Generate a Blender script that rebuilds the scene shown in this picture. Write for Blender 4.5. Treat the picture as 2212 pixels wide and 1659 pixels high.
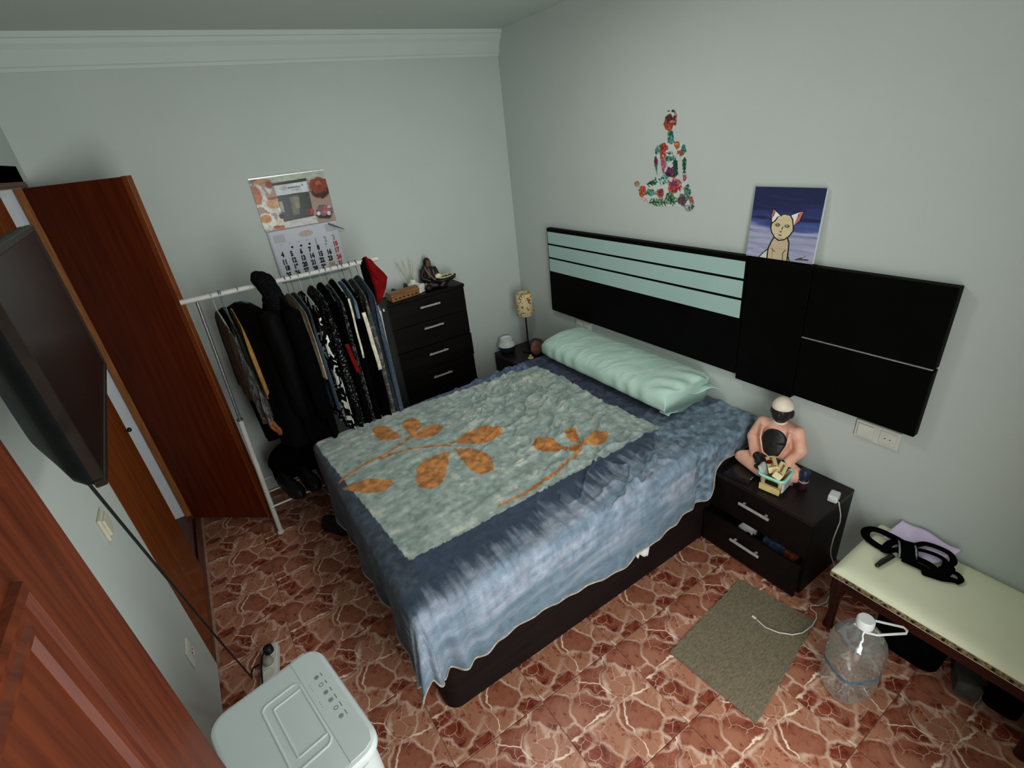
import bpy, bmesh, math, random
import numpy as np
from mathutils import Vector, Matrix
random.seed(7); rng = np.random.default_rng(7)
SC = bpy.context.scene; COL = SC.collection
for _o in list(bpy.data.objects): bpy.data.objects.remove(_o)
# ------------------------------------------------------------------ camera, light, exposure
cam = bpy.data.cameras.new('camera'); camo = bpy.data.objects.new('camera', cam); COL.objects.link(camo)
cam.sensor_width = 36; cam.lens = 36*1064.416/2212; cam.clip_start = .02
camo.matrix_world = (Matrix.Translation((0, 0, 2)) @ Matrix.Rotation(math.radians(-30.31371), 4, 'Z')
    @ Matrix.Rotation(math.radians(63.04854), 4, 'X') @ Matrix.Rotation(math.radians(-6.72804), 4, 'Z'))
SC.camera = camo
W = bpy.data.worlds.new('world'); SC.world = W; W.use_nodes = True
W.node_tree.nodes['Background'].inputs[0].default_value = (.80, .93, 1, 1)
W.node_tree.nodes['Background'].inputs[1].default_value = .35
def area(name, loc, rot, sx, sy, power, col):
    l = bpy.data.lights.new(name, 'AREA'); l.shape = 'RECTANGLE'; l.size = sx; l.size_y = sy; l.energy = power; l.color = col
    o = bpy.data.objects.new(name, l); o.location = loc; o.rotation_euler = rot; COL.objects.link(o); return o
# daylight entering through the balcony doorway behind the camera
area('doorway_daylight', (.62, -.40, 1.16), (math.radians(90), 0, 0), 1.0, 2.14, 40, (.97, 1, .98))
# the ceiling lamp over the bed
area('ceiling_lamp_light', (1.05, 1.78, 2.515), (0, 0, 0), .34, .34, 8, (1, .985, .95))
SC.view_settings.view_transform = 'Standard'; SC.view_settings.look = 'None'
SC.view_settings.gamma = 1; SC.view_settings.use_curve_mapping = False
SC.view_settings.exposure = 0.0
XW, YW, XL, ZC, YF = 2.104, 3.275, -.522, 2.59, -.12
# ------------------------------------------------------------------ helpers
def lin(v):
    v = v/255
    return v/12.92 if v <= .04045 else ((v+.055)/1.055)**2.4
def S(r, g, b, k=2.3):
    return tuple(min(.92, lin(x)*k) for x in (r, g, b))
def world_of(o):
    return o.matrix_world if o.parent is None else world_of(o.parent) @ o.matrix_parent_inverse
def link(name, me, parent=None):
    o = bpy.data.objects.new(name, me); COL.objects.link(o)
    if parent is not None:
        o.parent = parent
        o.matrix_parent_inverse = Matrix.Translation(-PW[parent.name])
        PW[o.name] = Vector((0, 0, 0))
    else: PW[o.name] = Vector((0, 0, 0))
    return o
PW = {}
def thing(name, label, cat, loc, group=None):
    o = bpy.data.objects.new(name, None); COL.objects.link(o); o.location = loc; o.empty_display_size = .05
    PW[o.name] = Vector(loc); o['label'] = label; o['category'] = cat
    if group: o['group'] = group
    return o
def struct(o, label=None):
    o['kind'] = 'structure'
    if label: o['label'] = label
    return o
def tag(o, label, cat, group=None):
    o['label'] = label; o['category'] = cat
    if group: o['group'] = group
    me = o.data; n = len(me.vertices); co = np.empty(n*3, np.float32); me.vertices.foreach_get('co', co); co = co.reshape(-1, 3)
    c = Vector(((co[:, 0].min()+co[:, 0].max())/2, (co[:, 1].min()+co[:, 1].max())/2, co[:, 2].min()))
    me.transform(Matrix.Translation(-c)); o.location = c; PW[o.name] = c
    for ch in o.children: ch.matrix_parent_inverse = Matrix.Translation(-c)
    return o
class G:
    def __init__(s): s.v = []; s.f = []; s.m = []
    def add(s, vs, fs, M=None, mi=0):
        n = len(s.v)
        s.v += [tuple(M @ Vector(p)) for p in vs] if M is not None else [tuple(p) for p in vs]
        s.f += [tuple(i+n for i in f) for f in fs]; s.m += [mi]*len(fs); return s
    def box(s, x0, x1, y0, y1, z0, z1, bev=0, M=None, mi=0, seg=2):
        if bev <= 0:
            v = [(x, y, z) for x in (x0, x1) for y in (y0, y1) for z in (z0, z1)]
            return s.add(v, [(0, 1, 3, 2), (4, 6, 7, 5), (0, 4, 5, 1), (2, 3, 7, 6), (0, 2, 6, 4), (1, 5, 7, 3)], M, mi)
        b = bmesh.new(); bmesh.ops.create_cube(b, size=1)
        for q in b.verts: q.co = ((x0+x1)/2+q.co.x*(x1-x0), (y0+y1)/2+q.co.y*(y1-y0), (z0+z1)/2+q.co.z*(z1-z0))
        bmesh.ops.bevel(b, geom=list(b.edges), offset=bev, segments=seg, affect='EDGES', profile=.5)
        return s.bm(b, M, mi)
    def bm(s, b, M=None, mi=0):
        b.verts.index_update(); s.add([tuple(q.co) for q in b.verts], [[q.index for q in f.verts] for f in b.faces], M, mi); b.free(); return s
    def tube(s, path, r, n=10, M=None, mi=0, flat=None, caps=True):
        P = [Vector(p) for p in path]; k = len(P); rs = r if isinstance(r, (list, tuple)) else [r]*k
        vs = []; fs = []; up = None
        for i, p in enumerate(P):
            t = (P[min(i+1, k-1)]-P[max(i-1, 0)]).normalized()
            if up is None:
                up = Vector((0, 0, 1)) if abs(t.z) < .9 else Vector((1, 0, 0))
            a = t.cross(up)
            if a.length < 1e-5: a = t.orthogonal()
            a.normalize(); c = a.cross(t).normalized()
            if flat is None: up = c
            fa, fc = (1, 1) if flat is None else flat
            for j in range(n):
                w = 2*math.pi*j/n; vs.append(p+a*math.cos(w)*rs[i]*fa+c*math.sin(w)*rs[i]*fc)
        for i in range(k-1):
            for j in range(n):
                j2 = (j+1) % n; fs.append((i*n+j, i*n+j2, (i+1)*n+j2, (i+1)*n+j))
        if caps: fs.append(tuple(range(n))[::-1]); fs.append(tuple((k-1)*n+j for j in range(n)))
        return s.add(vs, fs, M, mi)
    def caps(s, path, r, n=12, mi=0):
        rs = r if isinstance(r, (list, tuple)) else [r]*len(path)
        s.tube(path, rs, n, mi=mi)
        for p, q in ((path[0], rs[0]), (path[-1], rs[-1])): s.ell(p, (q, q, q), mi=mi)
        return s
    def lathe(s, prof, c=(0, 0, 0), n=20, M=None, mi=0, sx=1, sy=1):
        vs = []; fs = []; k = len(prof)
        for r, z in prof:
            for j in range(n):
                w = 2*math.pi*j/n; vs.append((c[0]+r*math.cos(w)*sx, c[1]+r*math.sin(w)*sy, c[2]+z))
        for i in range(k-1):
            for j in range(n):
                j2 = (j+1) % n; fs.append((i*n+j, i*n+j2, (i+1)*n+j2, (i+1)*n+j))
        if prof[0][0] > 1e-4: fs.append(tuple(range(n))[::-1])
        if prof[-1][0] > 1e-4: fs.append(tuple((k-1)*n+j for j in range(n)))
        return s.add(vs, fs, M, mi)
    def ell(s, c, r, M=None, mi=0, nu=16, nv=10, R=None):
        vs = [(0, 0, -1)]; fs = []
        for i in range(1, nv):
            a = -math.pi/2+math.pi*i/nv
            for j in range(nu): w = 2*math.pi*j/nu; vs.append((math.cos(a)*math.cos(w), math.cos(a)*math.sin(w), math.sin(a)))
        vs.append((0, 0, 1)); T = len(vs)-1
        for j in range(nu):
            j2 = (j+1) % nu; fs.append((0, 1+j2, 1+j)); fs.append((T, T-nu+j, T-nu+j2))
            for i in range(nv-2): fs.append((1+i*nu+j, 1+i*nu+j2, 1+(i+1)*nu+j2, 1+(i+1)*nu+j))
        X = Matrix.Translation(c) @ (R.to_4x4() if R is not None else Matrix.Identity(4)) @ Matrix.Diagonal((r[0], r[1], r[2], 1))
        return s.add(vs, fs, (M @ X) if M is not None else X, mi)
    def prism(s, poly, h0, h1, M=None, mi=0, bev=0):
        b = bmesh.new(); vs = [b.verts.new((p[0], p[1], h0)) for p in poly]; f = b.faces.new(vs)
        e = bmesh.ops.extrude_face_region(b, geom=[f]); tv = [g for g in e['geom'] if isinstance(g, bmesh.types.BMVert)]
        for q in tv: q.co.z = h1
        bmesh.ops.recalc_face_normals(b, faces=list(b.faces))
        if bev > 0:
            ed = [g for g in b.edges if abs(g.verts[0].co.z-g.verts[1].co.z) < 1e-6 and max(g.verts[0].co.z, g.verts[1].co.z) >= max(h0, h1)-1e-6]
            bmesh.ops.bevel(b, geom=ed, offset=bev, segments=3, affect='EDGES', profile=.5)
        return s.bm(b, M, mi)
    def grid(s, fn, nu, nv, M=None, mi=0, wrap=False):
        vs = [fn(i/(nu-1), j/(nv-1)) for i in range(nu) for j in range(nv)]; fs = []
        for i in range(nu-1):
            for j in range(nv-1): fs.append((i*nv+j, (i+1)*nv+j, (i+1)*nv+j+1, i*nv+j+1))
        return s.add(vs, fs, M, mi)
    def build(s, name, mats, parent=None, smooth=False, sub=0, solid=0, fix=True):
        me = bpy.data.meshes.new(name); me.from_pydata(s.v, [], s.f)
        if not isinstance(mats, (list, tuple)): mats = [mats]
        for m in mats: me.materials.append(m)
        if len(mats) > 1: me.polygons.foreach_set('material_index', s.m)
        if fix:
            b = bmesh.new(); b.from_mesh(me); bmesh.ops.recalc_face_normals(b, faces=list(b.faces)); b.to_mesh(me); b.free()
        if smooth:
            me.polygons.foreach_set('use_smooth', [True]*len(me.polygons))
            try: me.set_sharp_from_angle(angle=math.radians(smooth if smooth > 1 else 45))
            except Exception: pass
        o = link(name, me, parent)
        if solid: md = o.modifiers.new('solid', 'SOLIDIFY'); md.thickness = solid; md.offset = 0
        if sub: md = o.modifiers.new('sub', 'SUBSURF'); md.levels = sub; md.render_levels = sub
        return o
def organic(g, name, mat, parent=None, voxel=.006, it=4):
    me = bpy.data.meshes.new('tmp'); me.from_pydata(g.v, [], g.f); o = bpy.data.objects.new('tmp', me); COL.objects.link(o)
    md = o.modifiers.new('r', 'REMESH'); md.mode = 'VOXEL'; md.voxel_size = voxel
    if it: ms = o.modifiers.new('s', 'SMOOTH'); ms.iterations = it; ms.factor = .5
    dg = bpy.context.evaluated_depsgraph_get(); dg.update()
    m2 = bpy.data.meshes.new_from_object(o.evaluated_get(dg)); bpy.data.objects.remove(o)
    m2.name = name; m2.materials.clear(); m2.materials.append(mat); m2.polygons.foreach_set('use_smooth', [True]*len(m2.polygons))
    return link(name, m2, parent)
def text_mesh(items, depth=0):
    """items: (string, size, offset, Matrix) -> G with flat or extruded lettering"""
    g = G()
    for s_, size, off, M in items:
        cu = bpy.data.curves.new('t', 'FONT'); cu.body = s_; cu.size = size; cu.offset = off; cu.align_x = 'CENTER'; cu.align_y = 'CENTER'; cu.resolution_u = 2
        o = bpy.data.objects.new('t', cu); COL.objects.link(o); dg = bpy.context.evaluated_depsgraph_get(); dg.update()
        me = bpy.data.meshes.new_from_object(o.evaluated_get(dg))
        g.add([tuple(v.co) for v in me.vertices], [tuple(p.vertices) for p in me.polygons], M)
        bpy.data.objects.remove(o); bpy.data.meshes.remove(me)
    return g
# ------------------------------------------------------------------ materials
MATS = {}
def nt(name):
    m = bpy.data.materials.new(name); m.use_nodes = True; t = m.node_tree; b = t.nodes['Principled BSDF']; return m, t, t.nodes, t.links, b
def pm(name, c, c2=None, scale=20, detail=3, rough=.6, bump=0, bscale=None, metal=0, spec=.35, stretch=(1, 1, 1), coat=0, lo=.35, hi=.65, rr=.08):
    m, t, N, L, b = nt(name)
    tc = N.new('ShaderNodeTexCoord'); mp = N.new('ShaderNodeMapping'); mp.inputs['Scale'].default_value = stretch
    L.new(tc.outputs['Object'], mp.inputs[0])
    no = N.new('ShaderNodeTexNoise'); no.inputs['Scale'].default_value = scale; no.inputs['Detail'].default_value = detail; L.new(mp.outputs[0], no.inputs[0])
    cr = N.new('ShaderNodeValToRGB'); cr.color_ramp.elements[0].position = lo; cr.color_ramp.elements[1].position = hi
    c2 = c2 or tuple(x*.9 for x in c)
    cr.color_ramp.elements[0].color = (*c2, 1); cr.color_ramp.elements[1].color = (*c, 1)
    L.new(no.outputs['Fac'], cr.inputs[0]); L.new(cr.outputs[0], b.inputs['Base Color'])
    mr = N.new('ShaderNodeMapRange'); mr.inputs['To Min'].default_value = max(0, rough-rr); mr.inputs['To Max'].default_value = min(1, rough+rr)
    L.new(no.outputs['Fac'], mr.inputs[0]); L.new(mr.outputs[0], b.inputs['Roughness'])
    b.inputs['Metallic'].default_value = metal; b.inputs['Specular IOR Level'].default_value = spec; b.inputs['Coat Weight'].default_value = coat
    if bump:
        n2 = N.new('ShaderNodeTexNoise'); n2.inputs['Scale'].default_value = bscale or scale*4; n2.inputs['Detail'].default_value = 4; L.new(mp.outputs[0], n2.inputs[0])
        bp = N.new('ShaderNodeBump'); bp.inputs['Strength'].default_value = bump; bp.inputs['Distance'].default_value = .004
        L.new(n2.outputs['Fac'], bp.inputs['Height']); L.new(bp.outputs[0], b.inputs['Normal'])
    return m
def vm(name, rough=.6, spec=.3, bump=0, bscale=400, grain=0, gscale=200, sheen=0):
    m, t, N, L, b = nt(name)
    at = N.new('ShaderNodeAttribute'); at.attribute_name = 'col'; src = at.outputs['Color']
    tc = N.new('ShaderNodeTexCoord')
    if grain:
        no = N.new('ShaderNodeTexNoise'); no.inputs['Scale'].default_value = gscale; no.inputs['Detail'].default_value = 3; L.new(tc.outputs['Object'], no.inputs[0])
        mr = N.new('ShaderNodeMapRange'); mr.inputs['From Min'].default_value = .3; mr.inputs['From Max'].default_value = .7; mr.inputs['To Min'].default_value = 1-grain; mr.inputs['To Max'].default_value = 1+grain; L.new(no.outputs['Fac'], mr.inputs[0])
        mx = N.new('ShaderNodeVectorMath'); mx.operation = 'SCALE'; L.new(src, mx.inputs[0]); L.new(mr.outputs[0], mx.inputs['Scale']); src = mx.outputs[0]
    L.new(src, b.inputs['Base Color']); b.inputs['Roughness'].default_value = rough; b.inputs['Specular IOR Level'].default_value = spec
    if sheen: b.inputs['Sheen Weight'].default_value = sheen
    if bump:
        n2 = N.new('ShaderNodeTexNoise'); n2.inputs['Scale'].default_value = bscale; n2.inputs['Detail'].default_value = 3; L.new(tc.outputs['Object'], n2.inputs[0])
        bp = N.new('ShaderNodeBump'); bp.inputs['Strength'].default_value = bump; bp.inputs['Distance'].default_value = .004
        L.new(n2.outputs['Fac'], bp.inputs['Height']); L.new(bp.outputs[0], b.inputs['Normal'])
    return m
def set_col(me, cols):
    a = me.color_attributes.new('col', 'FLOAT_COLOR', 'POINT'); c = np.ones((len(me.vertices), 4), np.float32); c[:, :3] = cols; a.data.foreach_set('color', c.ravel())
def LIN(a, k):
    a = np.asarray(a, float)/255; return np.minimum(.92, np.where(a <= .04045, a/12.92, ((a+.055)/1.055)**2.4)*k)
def vnoise(x, y, seed=0):
    x = np.asarray(x, float); y = np.asarray(y, float); T = np.random.default_rng(seed).random((257, 257))
    xi = np.floor(x).astype(int); yi = np.floor(y).astype(int); fx = x-xi; fy = y-yi; fx = fx*fx*(3-2*fx); fy = fy*fy*(3-2*fy)
    a = T[xi % 256, yi % 256]; b = T[(xi+1) % 256, yi % 256]; c = T[xi % 256, (yi+1) % 256]; d = T[(xi+1) % 256, (yi+1) % 256]
    return (a*(1-fx)+b*fx)*(1-fy)+(c*(1-fx)+d*fx)*fy-.5
def fbm(x, y, o=4, seed=0):
    s = 0; a = 1
    for i in range(o): s = s+a*vnoise(x*2**i+17*i, y*2**i+9*i, seed+i); a *= .5
    return s
def inpoly(x, y, poly):
    r = np.zeros(x.shape, bool); n = len(poly)
    for i in range(n):
        x1, y1 = poly[i]; x2, y2 = poly[(i+1) % n]
        if y1 == y2: continue
        r ^= ((y1 > y) != (y2 > y)) & (x < (x2-x1)*(y-y1)/(y2-y1)+x1)
    return r
def dline(x, y, L):
    d = np.full(x.shape, 1e9)
    for (x1, y1), (x2, y2) in zip(L[:-1], L[1:]):
        t = np.clip(((x-x1)*(x2-x1)+(y-y1)*(y2-y1))/((x2-x1)**2+(y2-y1)**2+1e-12), 0, 1)
        d = np.minimum(d, np.hypot(x-x1-t*(x2-x1), y-y1-t*(y2-y1)))
    return d
def np_mesh(name, V, F, mat, parent=None, smooth=True):
    me = bpy.data.meshes.new(name); me.vertices.add(len(V)); me.vertices.foreach_set('co', np.asarray(V, np.float32).ravel())
    F = np.asarray(F, np.int32); n = len(F); k = F.shape[1]; me.loops.add(n*k); me.loops.foreach_set('vertex_index', F.ravel())
    me.polygons.add(n); me.polygons.foreach_set('loop_start', np.arange(0, n*k, k, dtype=np.int32)); me.polygons.foreach_set('loop_total', np.full(n, k, np.int32))
    me.update(calc_edges=True); me.validate(); me.materials.append(mat)
    if smooth: me.polygons.foreach_set('use_smooth', [True]*n)
    return link(name, me, parent)
def gridF(nu, nv):
    i, j = np.meshgrid(np.arange(nu-1), np.arange(nv-1), indexing='ij'); a = i*nv+j
    return np.stack([a, a+nv, a+nv+1, a+1], -1).reshape(-1, 4)
LEAVES=[[(0.6105, 2.2687), (0.6074, 2.2923), (0.6048, 2.3171), (0.6023, 2.3425), (0.5995, 2.3678), (0.5961, 2.3925), (0.5919, 2.4158), (0.5862, 2.437), (0.5789, 2.4551), (0.5695, 2.4694), (0.5577, 2.4792), (0.5433, 2.4838), (0.526, 2.4826), (0.5029, 2.4692), (0.4972, 2.4244), (0.4975, 2.3923), (0.5004, 2.3661), (0.5058, 2.345), (0.5132, 2.3283), (0.5224, 2.3152), (0.5331, 2.3051), (0.545, 2.2972), (0.5577, 2.2908), (0.5709, 2.2853), (0.5843, 2.2802), (0.5977, 2.275)], [(0.6564, 2.2508), (0.6681, 2.2591), (0.6806, 2.2668), (0.6933, 2.2746), (0.7059, 2.2826), (0.718, 2.2913), (0.7291, 2.3011), (0.7388, 2.3124), (0.7465, 2.3256), (0.7519, 2.3413), (0.7544, 2.3599), (0.7537, 2.3817), (0.7492, 2.4073), (0.7369, 2.4405), (0.7113, 2.4428), (0.6937, 2.4378), (0.68, 2.4293), (0.6697, 2.4179), (0.6624, 2.4038), (0.6577, 2.3876), (0.6551, 2.3696), (0.654, 2.3505), (0.654, 2.3305), (0.6547, 2.3102), (0.6555, 2.2899), (0.6563, 2.2699)], [(0.6395, 2.2423), (0.6518, 2.2319), (0.6638, 2.2206), (0.6757, 2.2091), (0.6878, 2.198), (0.7, 2.1878), (0.7126, 2.1792), (0.7257, 2.1727), (0.7397, 2.169), (0.7547, 2.1689), (0.7708, 2.1727), (0.7885, 2.1811), (0.8078, 2.1949), (0.8308, 2.22), (0.8238, 2.2492), (0.8134, 2.2672), (0.8013, 2.2798), (0.7878, 2.2875), (0.7731, 2.2909), (0.7575, 2.2905), (0.7411, 2.2871), (0.7242, 2.2814), (0.7071, 2.2741), (0.6899, 2.266), (0.6728, 2.2576), (0.6559, 2.2494)], [(0.7833, 2.0478), (0.8001, 2.0302), (0.8164, 2.0114), (0.8326, 1.9925), (0.8488, 1.9742), (0.8653, 1.9571), (0.8826, 1.9418), (0.9008, 1.9292), (0.9205, 1.9201), (0.9421, 1.915), (0.9659, 1.9147), (0.9924, 1.9199), (1.0222, 1.9314), (1.0588, 1.9565), (1.0526, 1.9967), (1.0398, 2.0237), (1.0239, 2.0442), (1.0052, 2.0589), (0.9841, 2.0682), (0.9612, 2.0728), (0.9368, 2.0737), (0.9115, 2.0716), (0.8856, 2.0676), (0.8595, 2.0625), (0.8336, 2.057), (0.8081, 2.0518)], [(0.7499, 1.9819), (0.7284, 1.984), (0.7069, 1.9879), (0.6856, 1.9921), (0.6643, 1.9956), (0.6434, 1.9973), (0.6228, 1.9962), (0.6028, 1.991), (0.5835, 1.9806), (0.5651, 1.964), (0.5478, 1.9404), (0.5318, 1.9094), (0.5174, 1.8703), (0.5056, 1.8147), (0.5279, 1.7838), (0.548, 1.7703), (0.5671, 1.7652), (0.5855, 1.7673), (0.6035, 1.776), (0.6212, 1.7906), (0.6388, 1.8102), (0.6564, 1.8339), (0.6742, 1.8608), (0.6924, 1.89), (0.711, 1.9206), (0.7301, 1.9518)], [(0.7755, 1.9858), (0.7718, 1.9527), (0.7672, 1.9194), (0.7626, 1.8867), (0.7584, 1.8551), (0.7552, 1.8249), (0.7535, 1.7967), (0.754, 1.7709), (0.7572, 1.748), (0.7638, 1.7282), (0.7741, 1.712), (0.7888, 1.6995), (0.8085, 1.6913), (0.8389, 1.6918), (0.8609, 1.7347), (0.8724, 1.7697), (0.8787, 1.8011), (0.8803, 1.8289), (0.8776, 1.8534), (0.871, 1.8749), (0.8613, 1.8939), (0.8491, 1.9108), (0.8353, 1.9264), (0.8203, 1.9411), (0.805, 1.9555), (0.7898, 1.9701)], [(0.2029, 2.0599), (0.2186, 2.0413), (0.234, 2.0218), (0.2493, 2.0023), (0.2645, 1.9833), (0.2798, 1.9653), (0.2954, 1.9487), (0.3115, 1.9341), (0.3281, 1.9222), (0.3457, 1.9133), (0.3642, 1.9081), (0.3841, 1.9068), (0.4055, 1.9101), (0.4303, 1.9232), (0.4202, 1.9577), (0.4069, 1.9828), (0.392, 2.0031), (0.3757, 2.0193), (0.3583, 2.0316), (0.34, 2.0406), (0.3209, 2.0467), (0.3014, 2.0507), (0.2816, 2.0533), (0.2617, 2.0549), (0.2419, 2.0562), (0.2223, 2.0576)], [(1.2048, 1.5995), (1.2022, 1.6168), (1.2002, 1.6349), (1.1982, 1.6533), (1.196, 1.6716), (1.1932, 1.6895), (1.1894, 1.7065), (1.1841, 1.7219), (1.1768, 1.7353), (1.1673, 1.7461), (1.155, 1.7539), (1.1398, 1.7581), (1.1213, 1.7584), (1.0962, 1.7506), (1.0885, 1.7192), (1.0876, 1.6963), (1.0898, 1.6774), (1.0947, 1.6619), (1.102, 1.6494), (1.1115, 1.6393), (1.1226, 1.6313), (1.1351, 1.6247), (1.1486, 1.6192), (1.1626, 1.6144), (1.1769, 1.6097), (1.1911, 1.605)], [(1.2885, 1.5952), (1.2944, 1.6086), (1.301, 1.6225), (1.3077, 1.6366), (1.3142, 1.6507), (1.3203, 1.6647), (1.3254, 1.6783), (1.3291, 1.6912), (1.331, 1.7032), (1.3306, 1.714), (1.3275, 1.7234), (1.3213, 1.7311), (1.3117, 1.7369), (1.2951, 1.7386), (1.2776, 1.7175), (1.2672, 1.7006), (1.2603, 1.6858), (1.2564, 1.6728), (1.255, 1.6612), (1.2558, 1.651), (1.2583, 1.6418), (1.2623, 1.6333), (1.2671, 1.6254), (1.2725, 1.6179), (1.2781, 1.6104), (1.2837, 1.603)], [(1.275, 1.5623), (1.2842, 1.5556), (1.2931, 1.5481), (1.3018, 1.5405), (1.3107, 1.5331), (1.32, 1.5265), (1.3298, 1.5211), (1.3404, 1.5173), (1.3522, 1.5157), (1.3654, 1.5168), (1.3802, 1.5211), (1.3971, 1.5289), (1.4162, 1.5409), (1.4403, 1.5617), (1.4384, 1.5829), (1.4318, 1.5956), (1.423, 1.604), (1.4123, 1.6086), (1.3998, 1.6099), (1.386, 1.6083), (1.371, 1.6044), (1.3554, 1.5987), (1.3392, 1.5918), (1.3229, 1.5843), (1.3066, 1.5765), (1.2905, 1.569)], [(1.152, 1.6135), (1.1615, 1.6054), (1.1707, 1.597), (1.1799, 1.5885), (1.1891, 1.5802), (1.1986, 1.5722), (1.2084, 1.5649), (1.2188, 1.5585), (1.23, 1.5532), (1.242, 1.5493), (1.2552, 1.547), (1.2696, 1.5465), (1.2855, 1.5481), (1.3046, 1.554), (1.2999, 1.5693), (1.2923, 1.5803), (1.2832, 1.5891), (1.2729, 1.5961), (1.2614, 1.6014), (1.249, 1.6052), (1.2359, 1.6078), (1.2222, 1.6096), (1.2082, 1.6106), (1.194, 1.6113), (1.1798, 1.6119), (1.1657, 1.6125)]]
STEMS=[[(0.6516, 2.2552), (0.5915, 2.2217), (0.4716, 2.191), (0.3448, 2.1742), (0.2474, 2.1386), (0.2095, 2.1029)], [(0.7781, 2.0245), (0.6862, 2.0936), (0.6033, 2.1407), (0.5127, 2.1676), (0.4514, 2.1693)], [(1.2439, 1.5514), (1.1523, 1.5095), (1.0245, 1.4843), (0.8566, 1.4619), (0.7307, 1.4687)]]
STICK=[(1.8174, 2.0165), (1.7935, 2.0129), (1.7753, 1.9919), (1.777, 1.9708), (1.7673, 1.9634), (1.7762, 1.9555), (1.7827, 1.9345), (1.7916, 1.9251), (1.7921, 1.9102), (1.7867, 1.8911), (1.7796, 1.8814), (1.749, 1.8737), (1.7206, 1.8601), (1.7092, 1.8284), (1.7068, 1.7937), (1.7071, 1.7423), (1.6929, 1.7033), (1.6726, 1.6576), (1.6545, 1.615), (1.6438, 1.5853), (1.6593, 1.5641), (1.6891, 1.5555), (1.7123, 1.5715), (1.735, 1.5773), (1.7577, 1.5789), (1.8179, 1.5738), (1.8856, 1.5733), (1.9462, 1.5851), (1.9931, 1.6016), (2.0172, 1.623), (2.0191, 1.6488), (2.0022, 1.6668), (2.0336, 1.6662), (2.0523, 1.6739), (2.0368, 1.7052), (2.0157, 1.6964), (1.9972, 1.6785), (1.959, 1.6827), (1.9005, 1.7151), (1.8852, 1.7187), (1.9046, 1.7634), (1.9121, 1.7975), (1.9108, 1.8445), (1.8917, 1.8636), (1.8505, 1.875), (1.8351, 1.8839), (1.8293, 1.9027), (1.8323, 1.9187), (1.8441, 1.932), (1.8577, 1.9549), (1.8506, 1.9763), (1.8427, 1.9973), (1.8324, 2.0118)]
STICKH=[[(1.8823, 1.8037), (1.8712, 1.7968), (1.858, 1.7495), (1.8485, 1.7257), (1.8814, 1.7187), (1.8863, 1.7462)], [(1.7573, 1.7978), (1.7366, 1.8134), (1.7295, 1.7359), (1.7217, 1.703), (1.7333, 1.693), (1.7488, 1.7161), (1.7573, 1.7621)]]
STICKB=[(1.8097, 1.9112, 0.0198, 0.0206, (95, 150, 138)), (1.8104, 1.8828, 0.0265, 0.0192, (95, 150, 138)), (1.815, 1.9706, 0.0411, 0.031, (110, 45, 35)), (1.8176, 1.9785, 0.0209, 0.013, (62, 34, 48)), (1.8178, 1.9398, 0.0285, 0.015, (150, 68, 45)), (1.8016, 1.9635, 0.0173, 0.0062, (170, 110, 95)), (1.7975, 2.0073, 0.0137, 0.0067, (28, 66, 48)), (1.8279, 2.0098, 0.0109, 0.0055, (40, 90, 70)), (1.8489, 1.8392, 0.0291, 0.0362, (160, 66, 55)), (1.8611, 1.8559, 0.0161, 0.0164, (120, 50, 40)), (1.891, 1.8471, 0.021, 0.0232, (110, 165, 150)), (1.8983, 1.7871, 0.0143, 0.0238, (92, 42, 72)), (1.8957, 1.7428, 0.0134, 0.0259, (90, 150, 130)), (1.7653, 1.8587, 0.0194, 0.0191, (165, 95, 60)), (1.7416, 1.8246, 0.0214, 0.0191, (160, 68, 58)), (1.7259, 1.8446, 0.0177, 0.0189, (60, 110, 95)), (1.7189, 1.7715, 0.0111, 0.0356, (45, 85, 60)), (1.7174, 1.7162, 0.0129, 0.0164, (130, 70, 85)), (1.8062, 1.8021, 0.029, 0.0138, (85, 150, 130)), (1.8076, 1.8281, 0.0245, 0.013, (190, 195, 190)), (1.8503, 1.7663, 0.0204, 0.0304, (155, 85, 105)), (1.8032, 1.7426, 0.0368, 0.0268, (105, 42, 85)), (1.8161, 1.7275, 0.0183, 0.0101, (60, 28, 70)), (1.7706, 1.7622, 0.0159, 0.0497, (38, 70, 45)), (1.8427, 1.7018, 0.0297, 0.0258, (140, 180, 172)), (1.7722, 1.6721, 0.0423, 0.0392, (165, 70, 65)), (1.7752, 1.6856, 0.0246, 0.0163, (120, 58, 88)), (1.7667, 1.6552, 0.0313, 0.0154, (150, 55, 50)), (1.9888, 1.6459, 0.0328, 0.0279, (165, 72, 50)), (1.9327, 1.6438, 0.0273, 0.0198, (105, 160, 140)), (1.8639, 1.6422, 0.0286, 0.0233, (140, 64, 62)), (1.8717, 1.5938, 0.0714, 0.0173, (150, 180, 150)), (1.7964, 1.6129, 0.0366, 0.0316, (120, 160, 120)), (1.7193, 1.6124, 0.0289, 0.0274, (84, 66, 70)), (1.6913, 1.6505, 0.0231, 0.0301, (88, 115, 105)), (1.6651, 1.6146, 0.0144, 0.0201, (135, 74, 62)), (1.6774, 1.5751, 0.0342, 0.0191, (150, 155, 153)), (2.026, 1.6835, 0.0235, 0.0165, (140, 118, 92)), (1.9723, 1.6006, 0.0307, 0.0133, (190, 160, 165)), (1.9241, 1.6868, 0.0342, 0.0106, (70, 110, 70))]
STICKL=[[(1.9362, 1.591), (1.8143, 1.5963)], [(1.8211, 1.64), (1.7627, 1.5864)], [(1.9563, 1.6792), (1.8882, 1.7083)], [(1.7749, 1.7982), (1.7636, 1.7193)], [(1.721, 1.8035), (1.7161, 1.7293)]]
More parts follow.
